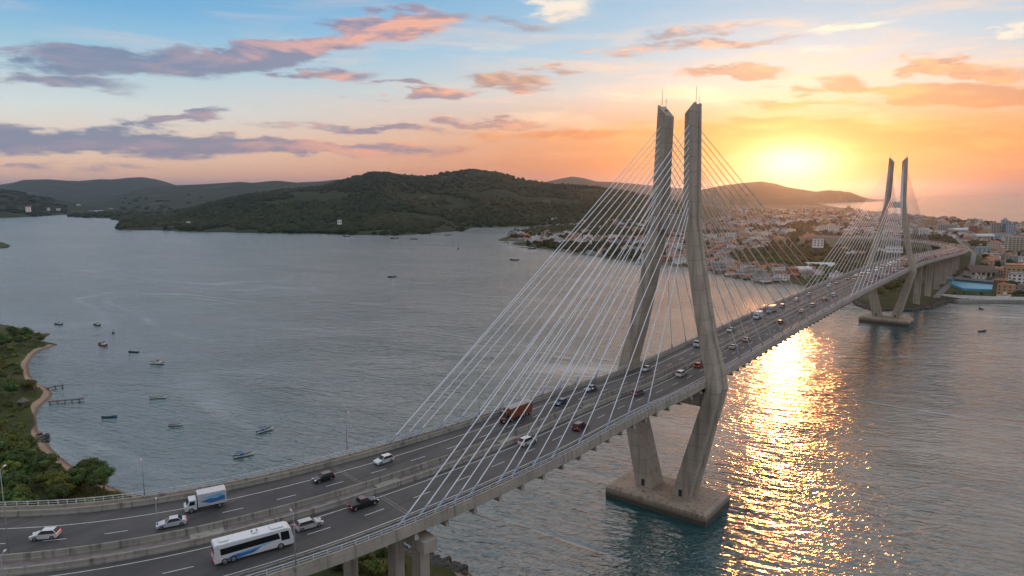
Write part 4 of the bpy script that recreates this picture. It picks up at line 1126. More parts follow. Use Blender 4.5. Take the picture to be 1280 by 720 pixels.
# the queue of traffic over the far pylon and down the ramp
rr = random.Random(77)
QC = [('white', WHITE), ('white', WHITE), ('silver', SILVER), ('silver', SILVER), ('grey', GREY), ('black', BLACK), ('dark red', RED), ('dark blue', BLUE)]
QK = [('hatchback', 'hatchback'), ('sedan', 'sedan'), ('suv', 'tall car'), ('wagon', 'estate car')]
s_mid = near_s(*at(1045, 352, DZ))
nq = 0
for lane, tt, aw in (('outer', .26, 0), ('inner', .385, 0), ('inner', .69, 1), ('outer', .82, 1)):
    s = s_mid + rr.uniform(6, 20)
    while s < SE - 20:
        cn, col = rr.choice(QC); kk, kn = rr.choice(QK)
        w = frame(s)[3]; q = P(s, (2 * tt - 1) * w + rr.uniform(-.3, .3), .012); h = frame(s)[4]
        span = 'between mid span and the far pylon' if s < ST2 - 4 else ('beyond the far pylon' if s < ST2 + 150 else 'on the curving ramp')
        where = 'going to town' if aw else 'coming from town'
        link('car', small_car(kk, col, aw), label='%s %s, %s lane, %s %s' % (cn, kn, lane, where, span), cat='car', group='cars in the traffic queue', loc=q, rz=h if aw else h + math.pi)
        nq += 1
        s += rr.uniform(10, 25) if s < ST2 + 10 else rr.uniform(6.6, 11.5)
print('queue cars', nq)
# ------------------------------------------------------------------ street lamps
def street_lamp(px, py, top, rz_off, label, side):
    x, y = at(px, py, DZ + .3); dist = y * math.cos(PITCH) + (H - DZ) * math.sin(PITCH)
    hgt = (py - top) * dist / F * 1.04
    s = near_s(x, y); h = frame(s)[4]
    root = empty('street_lamp', (x, y, DZ - .1), h + rz_off, label=label, cat='street lamp')
    mb = MB(); mb.tube((0, 0, 0), (0, 0, hgt), .09, .05, M['steel'], 8); mb.tube((0, 0, 0), (0, 0, .9), .15, .13, M['steel'], 8); mb.build('pole', root, smooth=True)
    mb = MB(); mb.tube((0, 0, hgt - .05), (0, .9, hgt + .15), .05, .04, M['steel'], 6); mb.build('arm', root)
    mb = MB(); mb.box((0, 1.1, hgt + .16), (.26, .6, .12), M['rail'], 0, (.7, .9)); mb.build('lamp_head', root)
for i, (px, py, top, r_, lab) in enumerate([
    (181, 622, 570, math.pi, 'slim grey street lamp on the outer parapet above the cove'),
    (434, 567, 512, math.pi, 'tall grey street lamp on the outer parapet just before the stay cables'),
    (599, 522, 494, math.pi, 'short grey lamp post on the outer parapet beside the orange truck'),
    (197, 659, 624, 0, 'short street lamp standing by the median behind the silver white sedan'),
    (370, 711, 638, 0, 'street lamp in front of the coach, at its front bumper'),
    (12, 697, 583, 0, 'tallest street lamp, on the median beside the white hatchback'),
    (6, 742, 690, 0, 'street lamp at the very edge, only its upper half showing')]):
    street_lamp(px, py, top, r_, lab, 1)

# ------------------------------------------------------------------ boats
M['hullw'] = simple('white_hull_paint', (.75, .74, .70), .5, bump=.1); M['hulld'] = simple('dark_hull', (.05, .045, .045), .6)
M['hullb'] = simple('blue_hull', (.06, .12, .22), .5); M['woodp'] = simple('weathered_wood', (.10, .08, .065), .85, bump=.5); M['canv'] = simple('blue_canvas', (.05, .11, .26), .8)
M['orange'] = simple('orange_trim', (.45, .12, .04), .6)
def hull(mat, L, B, D):
    mb = MB(); n = 9; secs = []
    for i in range(n):
        u = i / (n - 1); x = (u - .5) * L
        b = B / 2 * (math.sin(min(1, (1 - u) * 1.9 + .05) * math.pi / 2) ** .8) * (1 if u > .1 else .86)
        sh = D * (.62 + .55 * abs(u - .35) ** 1.7 * 1.9)
        secs.append([(x, -b, sh), (x, -b * .82, sh * .3), (x, 0, -.25), (x, b * .82, sh * .3), (x, b, sh)])
    inn = [[(x_ * .97, y_ * .86, max(z_, .15)) for x_, y_, z_ in s_] for s_ in secs]
    for A, Bm, fl in ((secs, mat, 0), (inn, M['woodp'], 1)):
        vs = [p for s_ in A for p in s_]; fs = []
        for i in range(n - 1):
            for k in range(4): fs.append((i * 5 + k, i * 5 + k + 1, i * 5 + k + 6, i * 5 + k + 5))
        fs.append((0, 1, 2, 3, 4)); mb.add(vs, fs, Bm)
    for sd in (0, 4):
        vs = [p for s_, q_ in zip(secs, inn) for p in (s_[sd], (q_[sd][0], q_[sd][1], s_[sd][2]), )]
        mb.add(vs, [(2 * i, 2 * i + 1, 2 * i + 3, 2 * i + 2) for i in range(n - 1)], mat)
        vs = [p for s_, q_ in zip(secs, inn) for p in ((q_[sd][0], q_[sd][1], s_[sd][2]), q_[sd])]
        mb.add(vs, [(2 * i, 2 * i + 1, 2 * i + 3, 2 * i + 2) for i in range(n - 1)], mat)
    return mb
def boat(px, py, L, rz, style, hmat, label, cat='boat'):
    L *= 1.08
    x, y = at(px, py, .3); B = L * .27; D = .85 * L / 6
    root = empty('fishing_boat', (x, y, 0), R(rz), label=label, cat=cat, group=None)
    hull(hmat, L, B, D).build('hull', root)
    for u in (-.25, .05):
        mb = MB(); mb.box((u * L, 0, D * .55), (.25, B * .8, .06), M['woodp']); mb.build('bench', root)
    if style in ('cabin', 'cabin_mast'):
        mb = MB(); mb.box((-L * .12, 0, D * .6 + .6), (L * .28, B * .6, 1.5), M['hullw'], 0, (.92, .92)); c = mb.build('cabin', root, bevel=.05)
        mb = MB(); mb.box((-L * .12, 0, D * .6 + 1.42), (L * .34, B * .72, .1), M['hulld']); mb.build('roof', c)
        for sg in (-1, 1):
            mb = MB(); mb.box((-L * .12, sg * B * .295, D * .6 + .85), (L * .16, .04, .4), M['glass']); mb.build('window', c)
    if style == 'canopy':
        mb = MB(); mb.box((-L * .22, 0, D + 1.0), (L * .3, B * .8, .07), M['canv'], 0, (.95, .9)); c = mb.build('canopy', root)
        for a, b_ in ((-.36, -.35), (-.36, .35), (-.08, -.35), (-.08, .35)):
            mb = MB(); mb.tube((a * L, b_ * B, D * .5), (a * L, b_ * B, D + 1.0), .03, .03, M['steel'], 5); mb.build('post', c)
        mb = MB(); mb.box((-L * .1, .1, D * .75), (L * .2, B * .4, .45), M['canv']); mb.build('gear', root)
    if style in ('mast', 'cabin_mast'):
        mb = MB(); mb.tube((L * .1, 0, .2), (L * .1, 0, 3.2 if style == 'mast' else 4.2), .05, .03, M['woodp'], 5); mb.build('mast', root)
    if style != 'open2':
        mb = MB(); mb.box((-L * .5 - .12, 0, D * .7), (.3, .35, .7), M['black']); mb.build('outboard_motor', root)
    return root
boat(305, 569, 6.4, 32, 'canopy', M['hullw'], 'white open boat with dark canopy at its stern, closest to the road bridge')
boat(331, 538, 6.6, 52, 'canopy', M['hullw'], 'white boat with blue gear aboard, bow turned up, next to the one with dark canopy')
boat(220, 531, 5.6, 8, 'open2', M['hullw'], 'low white open boat with blue thwarts between cove beach and bow-up boat')
boat(137, 521, 5.4, 12, 'open', M['hullb'], 'slender pale blue boat moored off the curved sand beach')
boat(198, 497, 6.6, 14, 'open', M['hullw'], 'white open boat moored straight off the end of the longer jetty')
boat(196, 454, 8.2, 178, 'cabin', M['hullw'], 'largest white boat with low cabin, its side to the camera')
boat(167, 440, 6.0, 175, 'open2', M['hulld'], 'dark low open boat left of the largest white boat'.replace('left of', 'close to'))
boat(128, 431, 8.4, 150, 'cabin', M['orange'], 'boat with white cabin and orange hull off the spit')
boat(142, 415, 5.5, 110, 'cabin_mast', M['hulld'], 'small dark boat with upright mast beyond the orange hulled boat')
boat(121, 406, 6.0, 160, 'cabin', M['hulld'], 'dark boat with little cabin out beyond the spit')
boat(73, 405, 6.0, 175, 'cabin', M['hullb'], 'small dark blue boat nearest the grassy point')
boat(490, 346, 9, 200, 'cabin', M['hulld'], 'motor boat under way alone in mid lagoon')
boat(643, 325, 12, 170, 'cabin', M['hulld'], 'dark boat alone on the pale water off the town tip')
boat(433, 295.5, 15, 170, 'cabin', M['hulld'], 'dark boat close under the forested hill shore by the white houses')
boat(493, 298, 15, 190, 'cabin_mast', M['hulld'], 'boat with mast off the marshy shore of the forested hill')
boat(517, 299, 13, 10, 'open', M['hulld'], 'small dark boat east of the one with a mast off the marsh')
boat(560, 294, 12, 0, 'open', M['hulld'], 'tiny dark boat near the mouth of the inner bay')
boat(573, 311, 12, 90, 'mast', M['hulld'], 'tiny masted boat in open water before the inner bay')
boat(1228, 414, 6.5, 20, 'mast', M['hulld'], 'dark rowing boat with a pole, farther from the promenade')
boat(1226, 386, 6.0, 80, 'mast', M['hulld'], 'dark rowing boat close to the promenade wall')
boat(1083, 381, 9, 165, 'open', M['hulld'], 'dark flat boat lying at the bank beside the far pylon')
for px, py, L, rz, st_, lab in [(633, 303, 17, 175, 'cabin', 'moored dark boat at the very tip of the town spit'), (628, 300, 12, 150, 'open', 'small dark boat pulled in at the outer end of the town spit'),
                          (655, 309, 15, 170, 'cabin', 'boat moored off the first houses of the spit'), (665, 311, 13, 20, 'open', 'open boat just behind the one off the first spit houses'), (799, 329.5, 16, 5, 'cabin', 'white topped boat moored below the town beside the near pylon')]:
    boat(px, py, L, rz, st_, M['hulld'] if st_ != 'cabin' else M['hullw'], lab)

# ------------------------------------------------------------------ jetties and hut
def jetty(a, b, wd, label):
    (x0, y0), (x1, y1) = at(*a, 1), at(*b, 1); L = math.hypot(x1 - x0, y1 - y0); h = math.atan2(y1 - y0, x1 - x0)
    root = empty('jetty', (x0, y0, 0), h, label=label, cat='jetty')
    mb = MB(); n = int(L / .9)
    for i in range(n): mb.box((i * .9 + .4, 0, 1.0), (.84, wd, .22), M['woodp'], random.uniform(-.03, .03))
    mb.build('planking', root)
    k = 0.8
    while k < L:
        for sg in (-1, 1):
            mb = MB(); mb.tube((k, sg * wd * .45, -1.5), (k, sg * wd * .45, 1.5 if random.random() < .5 else 1.1), .13, .12, M['woodp'], 6); mb.build('pile', root)
        k += 2.9
    return root
jetty((58, 485), (82, 481), 1.6, 'shorter plank jetty nearer the spit')
jt = jetty((60, 502), (108, 498), 2.0, 'longer plank jetty with bleached rail reaching from the beach')
def hut(px, py, w, d, h, rz, label):
    x, y = at(px, py, 3); z = float(ground(x, y)[0])
    root = empty('beach_hut', (x, y, z), R(rz), label=label, cat='hut')
    mb = MB(); mb.box((0, 0, h / 2), (w, d, h), M['woodp']); wl = mb.build('wall', root)
    mb = MB(); mb.prism([(-w * .62, -d * .62, h), (w * .62, -d * .62, h), (w * .62, d * .62, h), (-w * .62, d * .62, h)], [(-.2, -.2, h * 1.8), (.2, -.2, h * 1.8), (.2, .2, h * 1.8), (-.2, .2, h * 1.8)], M['thatch']); mb.build('roof', root)
    mb = MB(); mb.box((0, -d / 2 - .02, h * .42), (.9, .06, h * .8), M['black']); mb.build('door', wl)
M['thatch'] = simple('thatch', (.15, .12, .085), .95, bump=.6)
hut(36, 482, 5, 5, 2.4, 20, 'small hut with pointed thatched roof above the jetties')
hut(29, 503, 3.2, 3, 2.2, -15, 'little pale hut in the scrub below the longer jetty')
# rocks below the bridge and along the far bank
M['rock'] = simple('rock', (.07, .06, .052), .9, var=.5, scale=.4, bump=.6)
rr = random.Random(3); pts = []
for _ in range(420):
    px = rr.uniform(488, 582); py = 684 + (px - 488) * .33 + rr.gauss(0, 3.5); x, y = at(px, py, .5); r = rr.uniform(.3, 1.1); pts.append((x, y, r * .3 + .2, r, r * .7))
for (ax, ay), (bx_, by_) in [((50, 548), (64, 560))]:
    for _ in range(30): x, y = at(rr.uniform(46, 60), rr.uniform(540, 551), 1); pts.append((x, y, .5, rr.uniform(.3, .9), .5))
fastblobs(pts, M['rock'], rr, 'shore_rocks', kind='stuff', label='dark rocks and boulders on the shore under the bridge')
pts = []
for i in range(len(T2SH) - 2):
    (a0, b0), (a1, b1) = T2SH[i], T2SH[i + 1]
    for _ in range(60):
        u = rr.random(); x, y = at(a0 + (a1 - a0) * u, b0 + (b1 - b0) * u - .6, .5); r = rr.uniform(.7, 2.0); pts.append((x + rr.gauss(0, 1.2), y + rr.gauss(0, 1.5), .5, r, r * .7))
fastblobs(pts, M['rock'], rr, 'bank_rocks', kind='stuff', label='dark riprap rocks along the town bank by the far pylon')

# ------------------------------------------------------------------ town
WALLS = {'white': (.68, .65, .61), 'cream': (.48, .42, .33), 'grey': (.30, .29, .28), 'ochre': (.42, .27, .14), 'pink': (.42, .27, .22), 'pale blue': (.30, .40, .46), 'brick': (.25, .12, .08)}
ROOFS = {'terracotta': (.32, .12, .06), 'brown tiled': (.13, .075, .055), 'grey sheet': (.20, .19, .185), 'white sheet': (.50, .50, .50)}
for k, c in WALLS.items(): M['w' + k] = simple('plaster', c, .85, var=.12, scale=.3)
for k, c in ROOFS.items(): M['r' + k] = simple('roofing', c, .75, var=.25, scale=.5)
M['win'] = simple('window_glass', (.03, .035, .045), .15)
def house_geo(w, d, h, wall, roof, style, full=False):
    """returns dict part -> list of MB"""
    wl = MB(); rf = MB(); wins = []; drs = []
    wl.box((0, 0, h / 2 - 1), (w, d, h + 2), M['w' + wall])
    if style == 'flat':
        rf.box((0, 0, h + .2), (w + .5, d + .5, .35), M['r' + roof]); rf.box((w * .2, 0, h + 1.0), (2.2, 2.2, 1.4), M['w' + wall])
    elif style == 'gable':
        a = w / 2 + .5; b_ = d / 2 + .5; k = h + d * .28
        rf.add([(-a, -b_, h), (a, -b_, h), (a, b_, h), (-a, b_, h), (-a, 0, k), (a, 0, k)], [(0, 1, 5, 4), (2, 3, 4, 5), (0, 4, 3), (1, 2, 5), (0, 3, 2, 1)], M['r' + roof])
    else:
        a = w / 2 + .5; b_ = d / 2 + .5; k = h + d * .3; e = max(.3, (w - d) / 2)
        rf.add([(-a, -b_, h), (a, -b_, h), (a, b_, h), (-a, b_, h), (-e, 0, k), (e, 0, k)], [(0, 1, 5, 4), (2, 3, 4, 5), (0, 4, 3), (1, 2, 5), (0, 3, 2, 1)], M['r' + roof])
    fl = max(1, int(h / 2.9))
    for f in range(fl):
        z = 1.5 + f * 2.9
        for sg in (-1, 1):
            n = max(2, int(w / 3.4))
            for i in range(n):
                if f == 0 and i == n // 2:
                    m = MB(); m.box((-w / 2 + w * (i + .5) / n, sg * (d / 2 + .02), 1.05), (1.1, .06, 2.1), M['woodp']); drs.append(m); continue
                m = MB(); m.box((-w / 2 + w * (i + .5) / n, sg * (d / 2 + .02), z), (1.3, .06, 1.15), M['win']); wins.append(m)
            n = max(1, int(d / 4))
            for i in range(n):
                m = MB(); m.box((sg * (w / 2 + .02), -d / 2 + d * (i + .5) / n, z), (.06, 1.2, 1.1), M['win']); wins.append(m)
    return wl, rf, wins, drs
HK = []
rr = random.Random(42)
STY = ['gable', 'hip', 'flat', 'gable', 'hip']
for i in range(30):
    wall = rr.choice(['white', 'white', 'cream', 'white', 'grey', 'ochre', 'pink', 'pale blue', 'brick', 'cream']); roof = rr.choice(['terracotta', 'terracotta', 'brown tiled', 'terracotta', 'grey sheet', 'brown tiled', 'grey sheet'])
    sty = rr.choice(STY) if roof in ('terracotta', 'brown tiled') else rr.choice(['flat', 'gable']); w = rr.uniform(9, 17); d_ = rr.uniform(7, 10.5); h_ = rr.choice([3.2, 3.4, 6.2, 6.4, 3.3, 9.0])
    geo_ = house_geo(w, d_, h_, wall, roof, sty)
    HK.append((geo_, merge([geo_[0], geo_[1]] + geo_[2] + geo_[3]), wall, roof, sty, h_, max(w, d_)))
HM = [k[1].mesh('house') for k in HK]
def desc(k, size=True):
    _, _, wall, roof, sty, h_, _ = HK[k]
    st_ = {3: 'low', 6: 'two-storey', 9: 'three-storey'}[int(h_) // 3 * 3]
    return '%s %s house with %s %s roof' % (st_, wall, roof, {'flat': 'flat', 'gable': 'gabled', 'hip': 'hipped'}[sty])
# side road and its verge
ROAD2 = [at(*q, 5) for q in [(1196, 297), (1201, 303), (1211, 311), (1217, 320), (1216, 329), (1211, 338), (1198, 346), (1187, 354), (1178, 362), (1170, 369)]]
R2 = catmull([(*ROAD2[0], 0)] + [(x, y, 0) for x, y in ROAD2] + [(*ROAD2[-1], 0)], 6)
gz2 = ground(R2[:, 0], R2[:, 1]); mb = MB(); vs = []
for i in range(len(R2)):
    j = min(i + 1, len(R2) - 1); k = max(i - 1, 0); hx, hy = R2[j][0] - R2[k][0], R2[j][1] - R2[k][1]; l_ = math.hypot(hx, hy) or 1
    for sg in (-1, 1): 
        xx, yy = R2[i][0] + sg * 2.8 * hy / l_, R2[i][1] - sg * 2.8 * hx / l_; vs.append((xx, yy, max(gz2[i], float(ground(xx, yy)[0])) + .3))
M['road2'] = simple('worn_side_road', (.16, .145, .135), .85, var=.25, scale=.1)
mb.add(vs, [(2 * i, 2 * i + 1, 2 * i + 3, 2 * i + 2) for i in range(len(R2) - 1)], M['road2']); mb.build('side_road', kind='structure', label='pale side road curving down from the ramp to the bank')
def near_road(x, y, m=11): return np.hypot(R2[:, 0] - x, R2[:, 1] - y).min() < m
def near_deck(x, y, m=24): return (np.hypot(CL[:, 0] - x, CL[:, 1] - y).min()) < m
def to_px(x, y, z=4):
    dn = H - z; zc = y * math.cos(PITCH) + dn * math.sin(PITCH); v = (dn * math.cos(PITCH) - y * math.sin(PITCH)) / zc
    return 640 + F * x / zc, 360 + F * v
# clearings and wooded patches in photo positions
def ell(px, py, cx, cy, a, b): return ((px - cx) / a) ** 2 + ((py - cy) / b) ** 2 < 1
def wooded(px, py): return ell(px, py, 1000, 322, 62, 15) or ell(px, py, 940, 323, 26, 8) or ell(px, py, 1155, 306, 45, 11) or ell(px, py, 1060, 335, 42, 13) or ell(px, py, 1165, 330, 40, 18) or ell(px, py, 1130, 362, 80, 22) or ell(px, py, 1195, 325, 16, 22) or ell(px, py, 900, 293, 25, 4) or ell(px, py, 1000, 285, 16, 8)
# --- named buildings
TAKEN = []
def block(px, py, wpx, toppx, col, label, roofc='grey sheet', rot=0, depth=.7, tower=None, balc=False, cat='building', name='apartment_block'):
    x, y = at(px, py, 5); g0 = float(ground(x, y)[0]); x, y = at(px, py, g0); dist = y * math.cos(PITCH) + (H - g0) * math.sin(PITCH)
    w = wpx * dist / F; hgt = (py - toppx) * dist / F; d_ = min(w * depth, 26); y += d_ / 2
    if name in ('hillside_house', 'farm_building'): hgt = min(hgt, 6.5); w = min(w, 34 if name == 'hillside_house' else 16)
    root = empty(name, (x, y, g0), -math.atan2(x, y) * .6 + R(rot), label=label, cat=cat)
    mb = MB(); mb.box((0, 0, hgt / 2 - 1), (w, d_, hgt + 2), M['w' + col]); wl = mb.build('wall', root)
    mb = MB(); mb.box((0, 0, hgt + .35), (w + .6, d_ + .6, .7), M['r' + roofc]); rf = mb.build('roof', root)
    if tower:
        mb = MB(); tw, th = tower; mb.box((w * .0, 0, hgt + .7 + th / 2), (w * tw, d_ * .6, th), M['w' + col]); mb.build('roof_tower', rf)
    fl = max(1, int(hgt / 3.1))
    for f in range(fl):
        n = max(2, int(w / 4.2))
        for i in range(n):
            mb = MB(); mb.box((-w / 2 + w * (i + .5) / n, -d_ / 2 - .02, 1.6 + f * 3.1), (w / n * .55, .1, 1.5), M['win']); mb.build('window', wl)
            if balc:
                mb = MB(); mb.box((-w / 2 + w * (i + .5) / n, -d_ / 2 - .7, .8 + f * 3.1), (w / n * .85, 1.4, .9), M['w' + col]); mb.build('balcony', wl)
        for sg in (-1, 1):
            mb = MB(); mb.box((sg * (w / 2 + .02), 0, 1.6 + f * 3.1), (.1, d_ * .5, 1.5), M['win']); mb.build('window', wl)
    TAKEN.append((x, y, max(w, d_) * .62))
    return root
block(1246, 294, 11, 279, 'grey', 'grey slab block forming the seaward half of the tall pair on the beach skyline')
block(1256, 294, 7, 275.5, 'pale blue', 'slim pale tower between the two grey slabs on the beach skyline', tower=(.5, 4))
block(1264, 294.5, 10, 280, 'pale blue', 'broad bluish slab beside the slim pale tower on the beach skyline')
block(1217, 294, 8, 282.5, 'brick', 'brown apartment block, first of three near the bluish slabs')
block(1226, 294, 9, 283.5, 'ochre', 'ochre apartment block in the middle of the three near the bluish slabs')
block(1235, 294.5, 8, 284, 'cream', 'cream apartment block, last of three before the bluish slabs')
block(1164, 284, 15, 275, 'ochre', 'wide ochre beach block with central stair tower on top', tower=(.3, 7))
block(1188, 290, 18, 281, 'grey', 'wide low grey block behind the end of the ramp')
block(1178, 288, 9, 280, 'cream', 'cream block left of the wide grey one behind the ramp'.replace('left of', 'next to'))
block(1156, 296, 10, 285, 'white', 'white block with pale gable end right behind the far pylon', balc=True)
block(1147, 295, 8, 287, 'grey', 'greyish low block between the far pylon and the white gabled one')
block(1252, 300, 13, 292.5, 'pale blue', 'white and light blue low block under the tall grey pair')
block(1277, 318, 24, 297, 'cream', 'cream building with stacked balconies at the edge of the view', balc=True)
block(1262, 305, 7, 298, 'pink', 'small pink building beside the stacked balconies')
block(1272, 350, 20, 332, 'ochre', 'orange brown house with pitched roof above the promenade', roofc='terracotta', name='town_house', cat='house')
block(1280, 359, 22, 343, 'white', 'bright white building with dark windows at the promenade edge', name='town_house', cat='house')
block(1232, 318, 14, 309, 'pale blue', 'light blue two-part house in the middle of the gardens', name='town_house', cat='house')
block(1242, 325, 18, 318, 'pink', 'long pinkish house below the light blue one', roofc='grey sheet', name='town_house', cat='house')
block(1062, 266, 10, 260, 'ochre', 'castle-like tall block silhouetted against the sea in the haze', tower=(.35, 9))
block(1024, 308, 12, 299, 'white', 'solitary white house at the edge of the wooded hollow', name='town_house', cat='house')
block(1121, 314, 17, 309, 'white', 'long white low building between the ramp cars and far pylon', name='warehouse')
block(1040, 290, 20, 283, 'white', 'long white three-storey building in the glowing town middle')
block(1080, 285, 18, 279, 'pink', 'pink long block in front of the far stay cables')
block(1108, 286, 16, 280, 'cream', 'cream long block seen between the far pylon legs')
block(1130, 290, 14, 282, 'ochre', 'ochre block close to the far pylon on its seaward side')
block(915, 300, 12, 291, 'white', 'tall white town block seen through the stays of the near pylon')
block(1188, 352, 5, 345, 'pale blue', 'small bright blue kiosk beside the last ramp piers', name='kiosk', cat='kiosk')
block(1118, 353, 22, 346.5, 'pale blue', 'white and blue shed beneath the deck behind the far pylon', name='storage_shed', cat='shed')
# barrel-roofed boat halls by the bank
def hall(px, py, wpx, hpx, rot, label):
    x, y = at(px, py, 4); g0 = float(ground(x, y)[0]); dist = y; w = wpx * dist / F; hh = hpx * dist / F
    root = empty('boat_hall', (x, y + 8, g0), R(rot), label=label, cat='hall')
    d_ = 16; n = 8
    mb = MB(); mb.box((0, 0, hh * .3 - 1), (w, d_, hh * .6 + 2), M['wwhite']); mb.build('wall', root)
    ring = [(-w / 2 - .3, math.cos(math.pi * i / n) * (d_ / 2 + .4), hh * .6 + math.sin(math.pi * i / n) * hh * .45) for i in range(n + 1)]
    mb = MB(); mb.prism(ring, [(w / 2 + .3, b, c) for a, b, c in ring], M['rwhite sheet']); mb.build('roof', root)
    TAKEN.append((x, y + 8, w * .6))
hall(1003, 341, 24, 7, 14, 'barrel-roofed white boat hall by the water below the deck')
hall(1028, 335, 32, 6, -10, 'longer white barrel-roofed hall behind the first boat hall')
hall(1046, 338, 20, 5, 5, 'third low pale hall tucked beside the bridge deck')
# pavilion with gabled roof, red arched roof
def pavilion(px, py, w, d_, h, rot, roof, label, arched=False):
    x, y = at(px, py, 5); g0 = float(ground(x, y)[0]); root = empty('pavilion', (x, y, g0), R(rot), label=label, cat='pavilion')
    mb = MB(); mb.box((0, 0, h / 2), (w * .86, d_ * .86, h), M['wcream']); wl = mb.build('wall', root)
    n = 8 if arched else 2
    ring = [(-w / 2, math.cos(math.pi * i / n) * d_ / 2, h + math.sin(math.pi * i / n) * d_ * (.22 if arched else .3)) for i in range(n + 1)]
    mb = MB(); mb.prism(ring, [(w / 2, b, c) for a, b, c in ring], M['r' + roof]); mb.build('roof', root)
    for i in range(5):
        mb = MB(); mb.box((-w * .36 + w * .18 * i, -d_ * .43 - .05, h * .45), (w * .11, .12, h * .7), M['win']); mb.build('opening', wl)
    TAKEN.append((x, y, w * .6))
pavilion(1224, 344, 28, 20, 6, -8, 'brown tiled', 'large brown gabled pavilion just above the blue court')
pavilion(1244, 341, 15, 12, 5, 10, 'terracotta', 'red arched-roof pavilion beside the brown gabled one', True)
pavilion(1238, 330, 24, 12, 5, 25, 'terracotta', 'long red roofed hall above the brown gabled pavilion')
pavilion(1228, 300, 34, 20, 8, 0, 'white sheet', 'wide pale arched market roof inland of the side road', True)
pavilion(1204, 291.5, 60, 22, 8, 8, 'white sheet', 'very wide pale roof at the top of the side road', True)
pavilion(1254, 299, 30, 18, 7, 0, 'grey sheet', 'grey arched roof in front of the brown blocks', True)
# blue court with its dark wall
M['court'] = simple('blue_court_paint', (.04, .28, .42), .5, var=.1, scale=.15)
c4 = [at(*q, 5.0) for q in [(1188, 355), (1193, 351.5), (1241, 356), (1240, 362.5), (1203, 361)]]
mb = MB(); mb.prism([(x, y, 1) for x, y in c4], [(x, y, 5.6) for x, y in c4], M['court'])
crt = mb.build('sports_court', label='bright blue sports court by the town promenade', cat='court')
(xa, ya), (xb, yb) = at(1192, 351, 5.6), at(1242, 355.5, 5.6)
mb = MB(); L_ = math.hypot(xb - xa, yb - ya); mb.box(((xa + xb) / 2, (ya + yb) / 2 + .5, 7.2), (L_, .5, 4.6), M['wgrey'], math.atan2(yb - ya, xb - xa)); mb.box(((xa + xb) / 2, (ya + yb) / 2 + .1, 6.6), (L_ * .98, .3, 2.0), M['woodp'], math.atan2(yb - ya, xb - xa))
mb.build('court_wall', label='long dark wall behind the blue sports court', cat='wall')
pr_ = [at(*q, 3.6) for q in [(1178, 368.5), (1200, 370), (1240, 371.5), (1300, 372.5)]]
mb = MB()
for (x0, y0), (x1, y1) in zip(pr_, pr_[1:]):
    L_ = math.hypot(x1 - x0, y1 - y0); mb.box(((x0 + x1) / 2, (y0 + y1) / 2, 2.6), (L_ + .1, .6, 3.4), M['wwhite'], math.atan2(y1 - y0, x1 - x0))
mb.build('promenade_wall', label='low white sea wall along the town promenade', cat='wall')
pw = [at(*q, 3.0) for q in [(1196, 374.5), (1240, 374.3), (1310, 374.6)]]
mb = MB()
for (x0, y0), (x1, y1) in zip(pw, pw[1:]):
    L_ = math.hypot(x1 - x0, y1 - y0); mb.box(((x0 + x1) / 2, (y0 + y1) / 2, .6), (L_ + .1, 4.5, 4.2), M['barrier'], math.atan2(y1 - y0, x1 - x0))
mb.build('quay', label='concrete quay edge below the white promenade wall', cat='quay')
# white houses on the hill shore across the lagoon
for px, py, w_, top, lab in [(552, 268, 9, 264, 'white house at the top of the pair on the forested slope'), (560, 271, 6, 266.5, 'white gabled house below the other on the forested slope'), (424, 279, 5, 275, 'white house in the clearing by the hill shore'),
                       (490, 275.5, 13, 272.5, 'long white house low on the middle of the forested slope'), (631, 271, 22, 266, 'long pale quarry-side building at the foot of the hill'), (645, 273, 14, 269, 'white shed beside the pale quarry-side building'), (660, 270.5, 9, 267, 'last small white building past the quarry side'),
                       (235, 279.5, 4, 277, 'single white house above the narrow hill point'), (338, 289.5, 3, 287.5, 'small white boathouse on the hill shore'), (365, 289.8, 5, 287, 'white boathouse further along the hill shore'), (716, 268.5, 3, 267, 'tiny white house high above the town on the hill')]:
    block(px, py, w_, top, 'white', lab, roofc='grey sheet', name='hillside_house', cat='house')
for px, py, w_ in [(34, 260.5, 5), (60, 262, 3), (72, 262.5, 4), (97, 256.5, 5), (138, 261.5, 4)]:
    block(px, py, w_, py - 2.2, 'white', {34: 'white farm building on the slope over the left river flats', 60: 'tiny white house on the flats before the farm', 72: 'small white house by the field on the flats', 97: 'pale building far up the river valley', 138: 'white building at the bend of the river mouth'}[px].replace('left ', ''), name='farm_building', cat='house')
